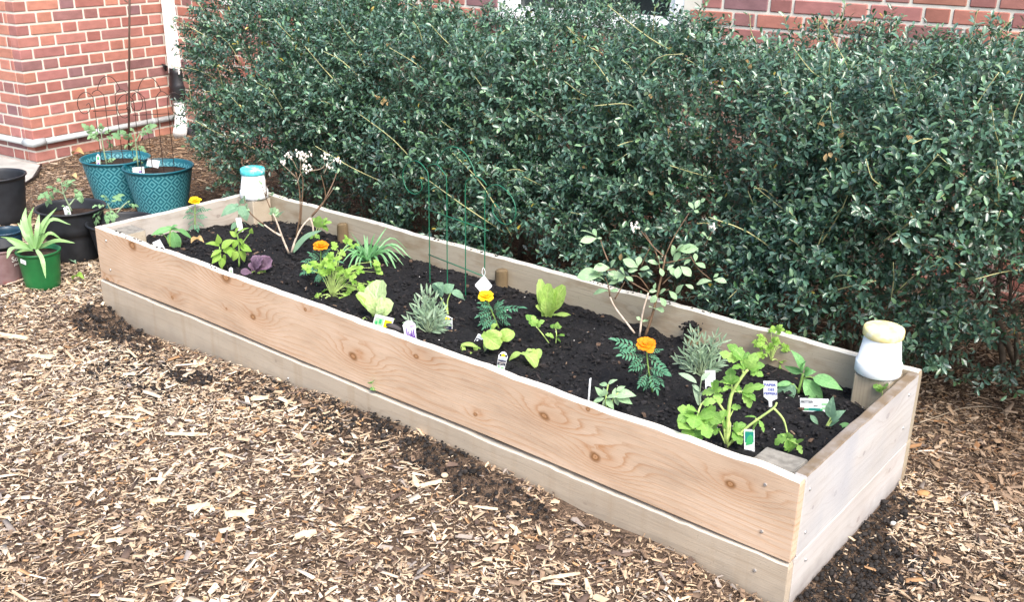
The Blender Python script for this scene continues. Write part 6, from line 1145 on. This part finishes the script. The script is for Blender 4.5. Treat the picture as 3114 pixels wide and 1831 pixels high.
SPL = [((0, 1022, 88, 1036), .026, 'long pale splinter at the picture edge below the maroon pot'), ((86, 1086, 160, 1096), .022, 'pale splinter lying alone below the green pot'), ((765, 1222, 818, 1218), .030, 'broad pale flake nearest the planter in the middle of the mulch'),
 ((505, 1326, 632, 1328), .020, 'longest straight pale stick of wood in the open mulch'), ((685, 1575, 775, 1568), .034, 'widest bleached wood chunk in the open mulch'), ((570, 1555, 640, 1545), .03, 'bleached chunk with an orange chip beside it'), ((895, 1640, 960, 1625), .026, 'broad tan chunk lying nearest below the widest bleached chunk'),
 ((340, 1272, 425, 1278), .016, 'narrow pale splinter beside the smooth grey pebble patch'), ((415, 1240, 468, 1272), .016, 'pale splinter pointing towards the planter corner'), ((1280, 1485, 1345, 1470), .020, 'pale bent splinter beside the cream stone'), ((1255, 1455, 1275, 1490), .02, 'short upright looking splinter beside the cream stone'),
 ((1440, 1548, 1515, 1556), .013, 'slim pale splinter close to the low front plank'), ((1645, 1770, 1765, 1752), .015, 'pale twig like splinter nearest the bottom of the picture'), ((1780, 1770, 1800, 1828), .015, 'orange brown splinter cut by the bottom of the picture')]
for q_, w, lb in SPL: splinter(lb, q_, w, G_)
def stick(label, pts, r, mat='twig'):
    P = spline([gpt(*q_)+(0, 0, .008) for q_ in pts], 10); return tag(obj('stick', mesh(*tube(P, np.linspace(r, r*.6, 10), 6)[:2], M[mat], True)), label, 'stick')
stick('straight pale stick on the mulch beside the bleached end plank', [(2788, 1380), (2840, 1378), (2894, 1387)], .004, 'white_twig'); stick('long thin curved vine on the mulch under the hedge end', [(2795, 1292), (2860, 1270), (2940, 1245), (3040, 1247), (3060, 1280)], .0028, 'twig'); stick('thin dark stick slanting across the mulch near the picture edge', [(2986, 1424), (3020, 1455), (3052, 1484)], .003, 'bark')
tw_ = stick('forked grey twig lying on the mulch', [(2912, 1520), (2938, 1540), (2968, 1512)], .003, 'twig')
P_ = spline([gpt(2938, 1540)+(0, 0, .008), gpt(2942, 1568)+(0, 0, .006)], 5); obj('fork', mesh(*tube(P_, np.linspace(.003, .002, 5), 6)[:2], M['twig'], True), tw_)
p_ = at_y(*cp('L', 560, 545), .035); q_ = at_y(*cp('L', 880, 660), .05); p_[2] = BT+.006; q_[2] = BT-.004
tag(obj('stick', mesh(*tube(spline([p_, (p_+q_)/2+(0, 0, .003), q_], 6), [.005, .008, .009, .009, .0085, .006], 7)[:2], M['stone_d'], True)), 'short dark stick resting on the plank edge beside the lavender tag', 'stick')
def fallen(label, px, py, s_, kind, mat, ang, B=None):
    B = gpt(px, py) if B is None else B; X_ = np.array([math.cos(ang), math.sin(ang), drg.normal(0, .15)]); X_, Y_, Z_ = frame(X_, np.array([0, 0, 1.])+drg.normal(0, .3, 3)); o = obj('fallen_leaf', leaf_mesh(kind, M[mat], .25, .35, .02, .3, int(drg.integers(99))), None, mat4(X_*s_, Y_*s_*.6, Z_*s_, B+np.array([0, 0, .012]))); tag(o, label, 'leaf')
fallen('curled pale green leaf on the mulch in front of the pots', 222, 858, .075, 'ovate', 'yellow_green', .3); fallen('grey green leaf on the mulch at the foot of the wide black pot', 208, 800, .06, 'ovate', 'grey', .2); fallen('yellow fallen leaf on the mulch near the brick wing corner', 187, 462, .06, 'ovate', 'lettuce', .6)
fallen('large dry tan leaf on the mulch behind the teal pots', 222, 476, .11, 'ovate', 'dead', .3); fallen('small dry yellow leaf on the mulch between pots', 217, 542, .06, 'lance', 'dead', .1)
for px_, py_, an, lb in ((595, 738, .2, 'dry tan leaf on the soil, the piece closer to the seedling'), (582, 748, 1.6, 'dry tan leaf on the soil, the piece closer to the front plank')): fallen(lb, px_, py_, .05, 'ovate', 'dead', an, at_z(px_, py_, .305))
# soil stuck on the third stake
N = 150; c0 = np.array([at_y(2112, 935, BW-T-.026)[0], BW-T-.026, .33]); x = c0[0]+drg.normal(0, .014, N); y = c0[1]+drg.normal(-.006, .014, N); z = c0[2]-.002+drg.uniform(-.035, .018, N); r = drg.uniform(.003, .008, N)
V, F, c = lumps(x, y, z, r, (.6, 1.), np.array([(.012, .011, .011)])*drg.uniform(.5, 1.6, N)[:, None], 91); tag(obj('soil_lump', mesh(V, F, M['clod'], False, None, c), soil), kind='stuff')
print('triangles', sum(sum(len(q.vertices)-2 for q in m_.polygons) for m_ in {o.data for o in bpy.data.objects if o.type == 'MESH'}), 'objects', len(bpy.data.objects))
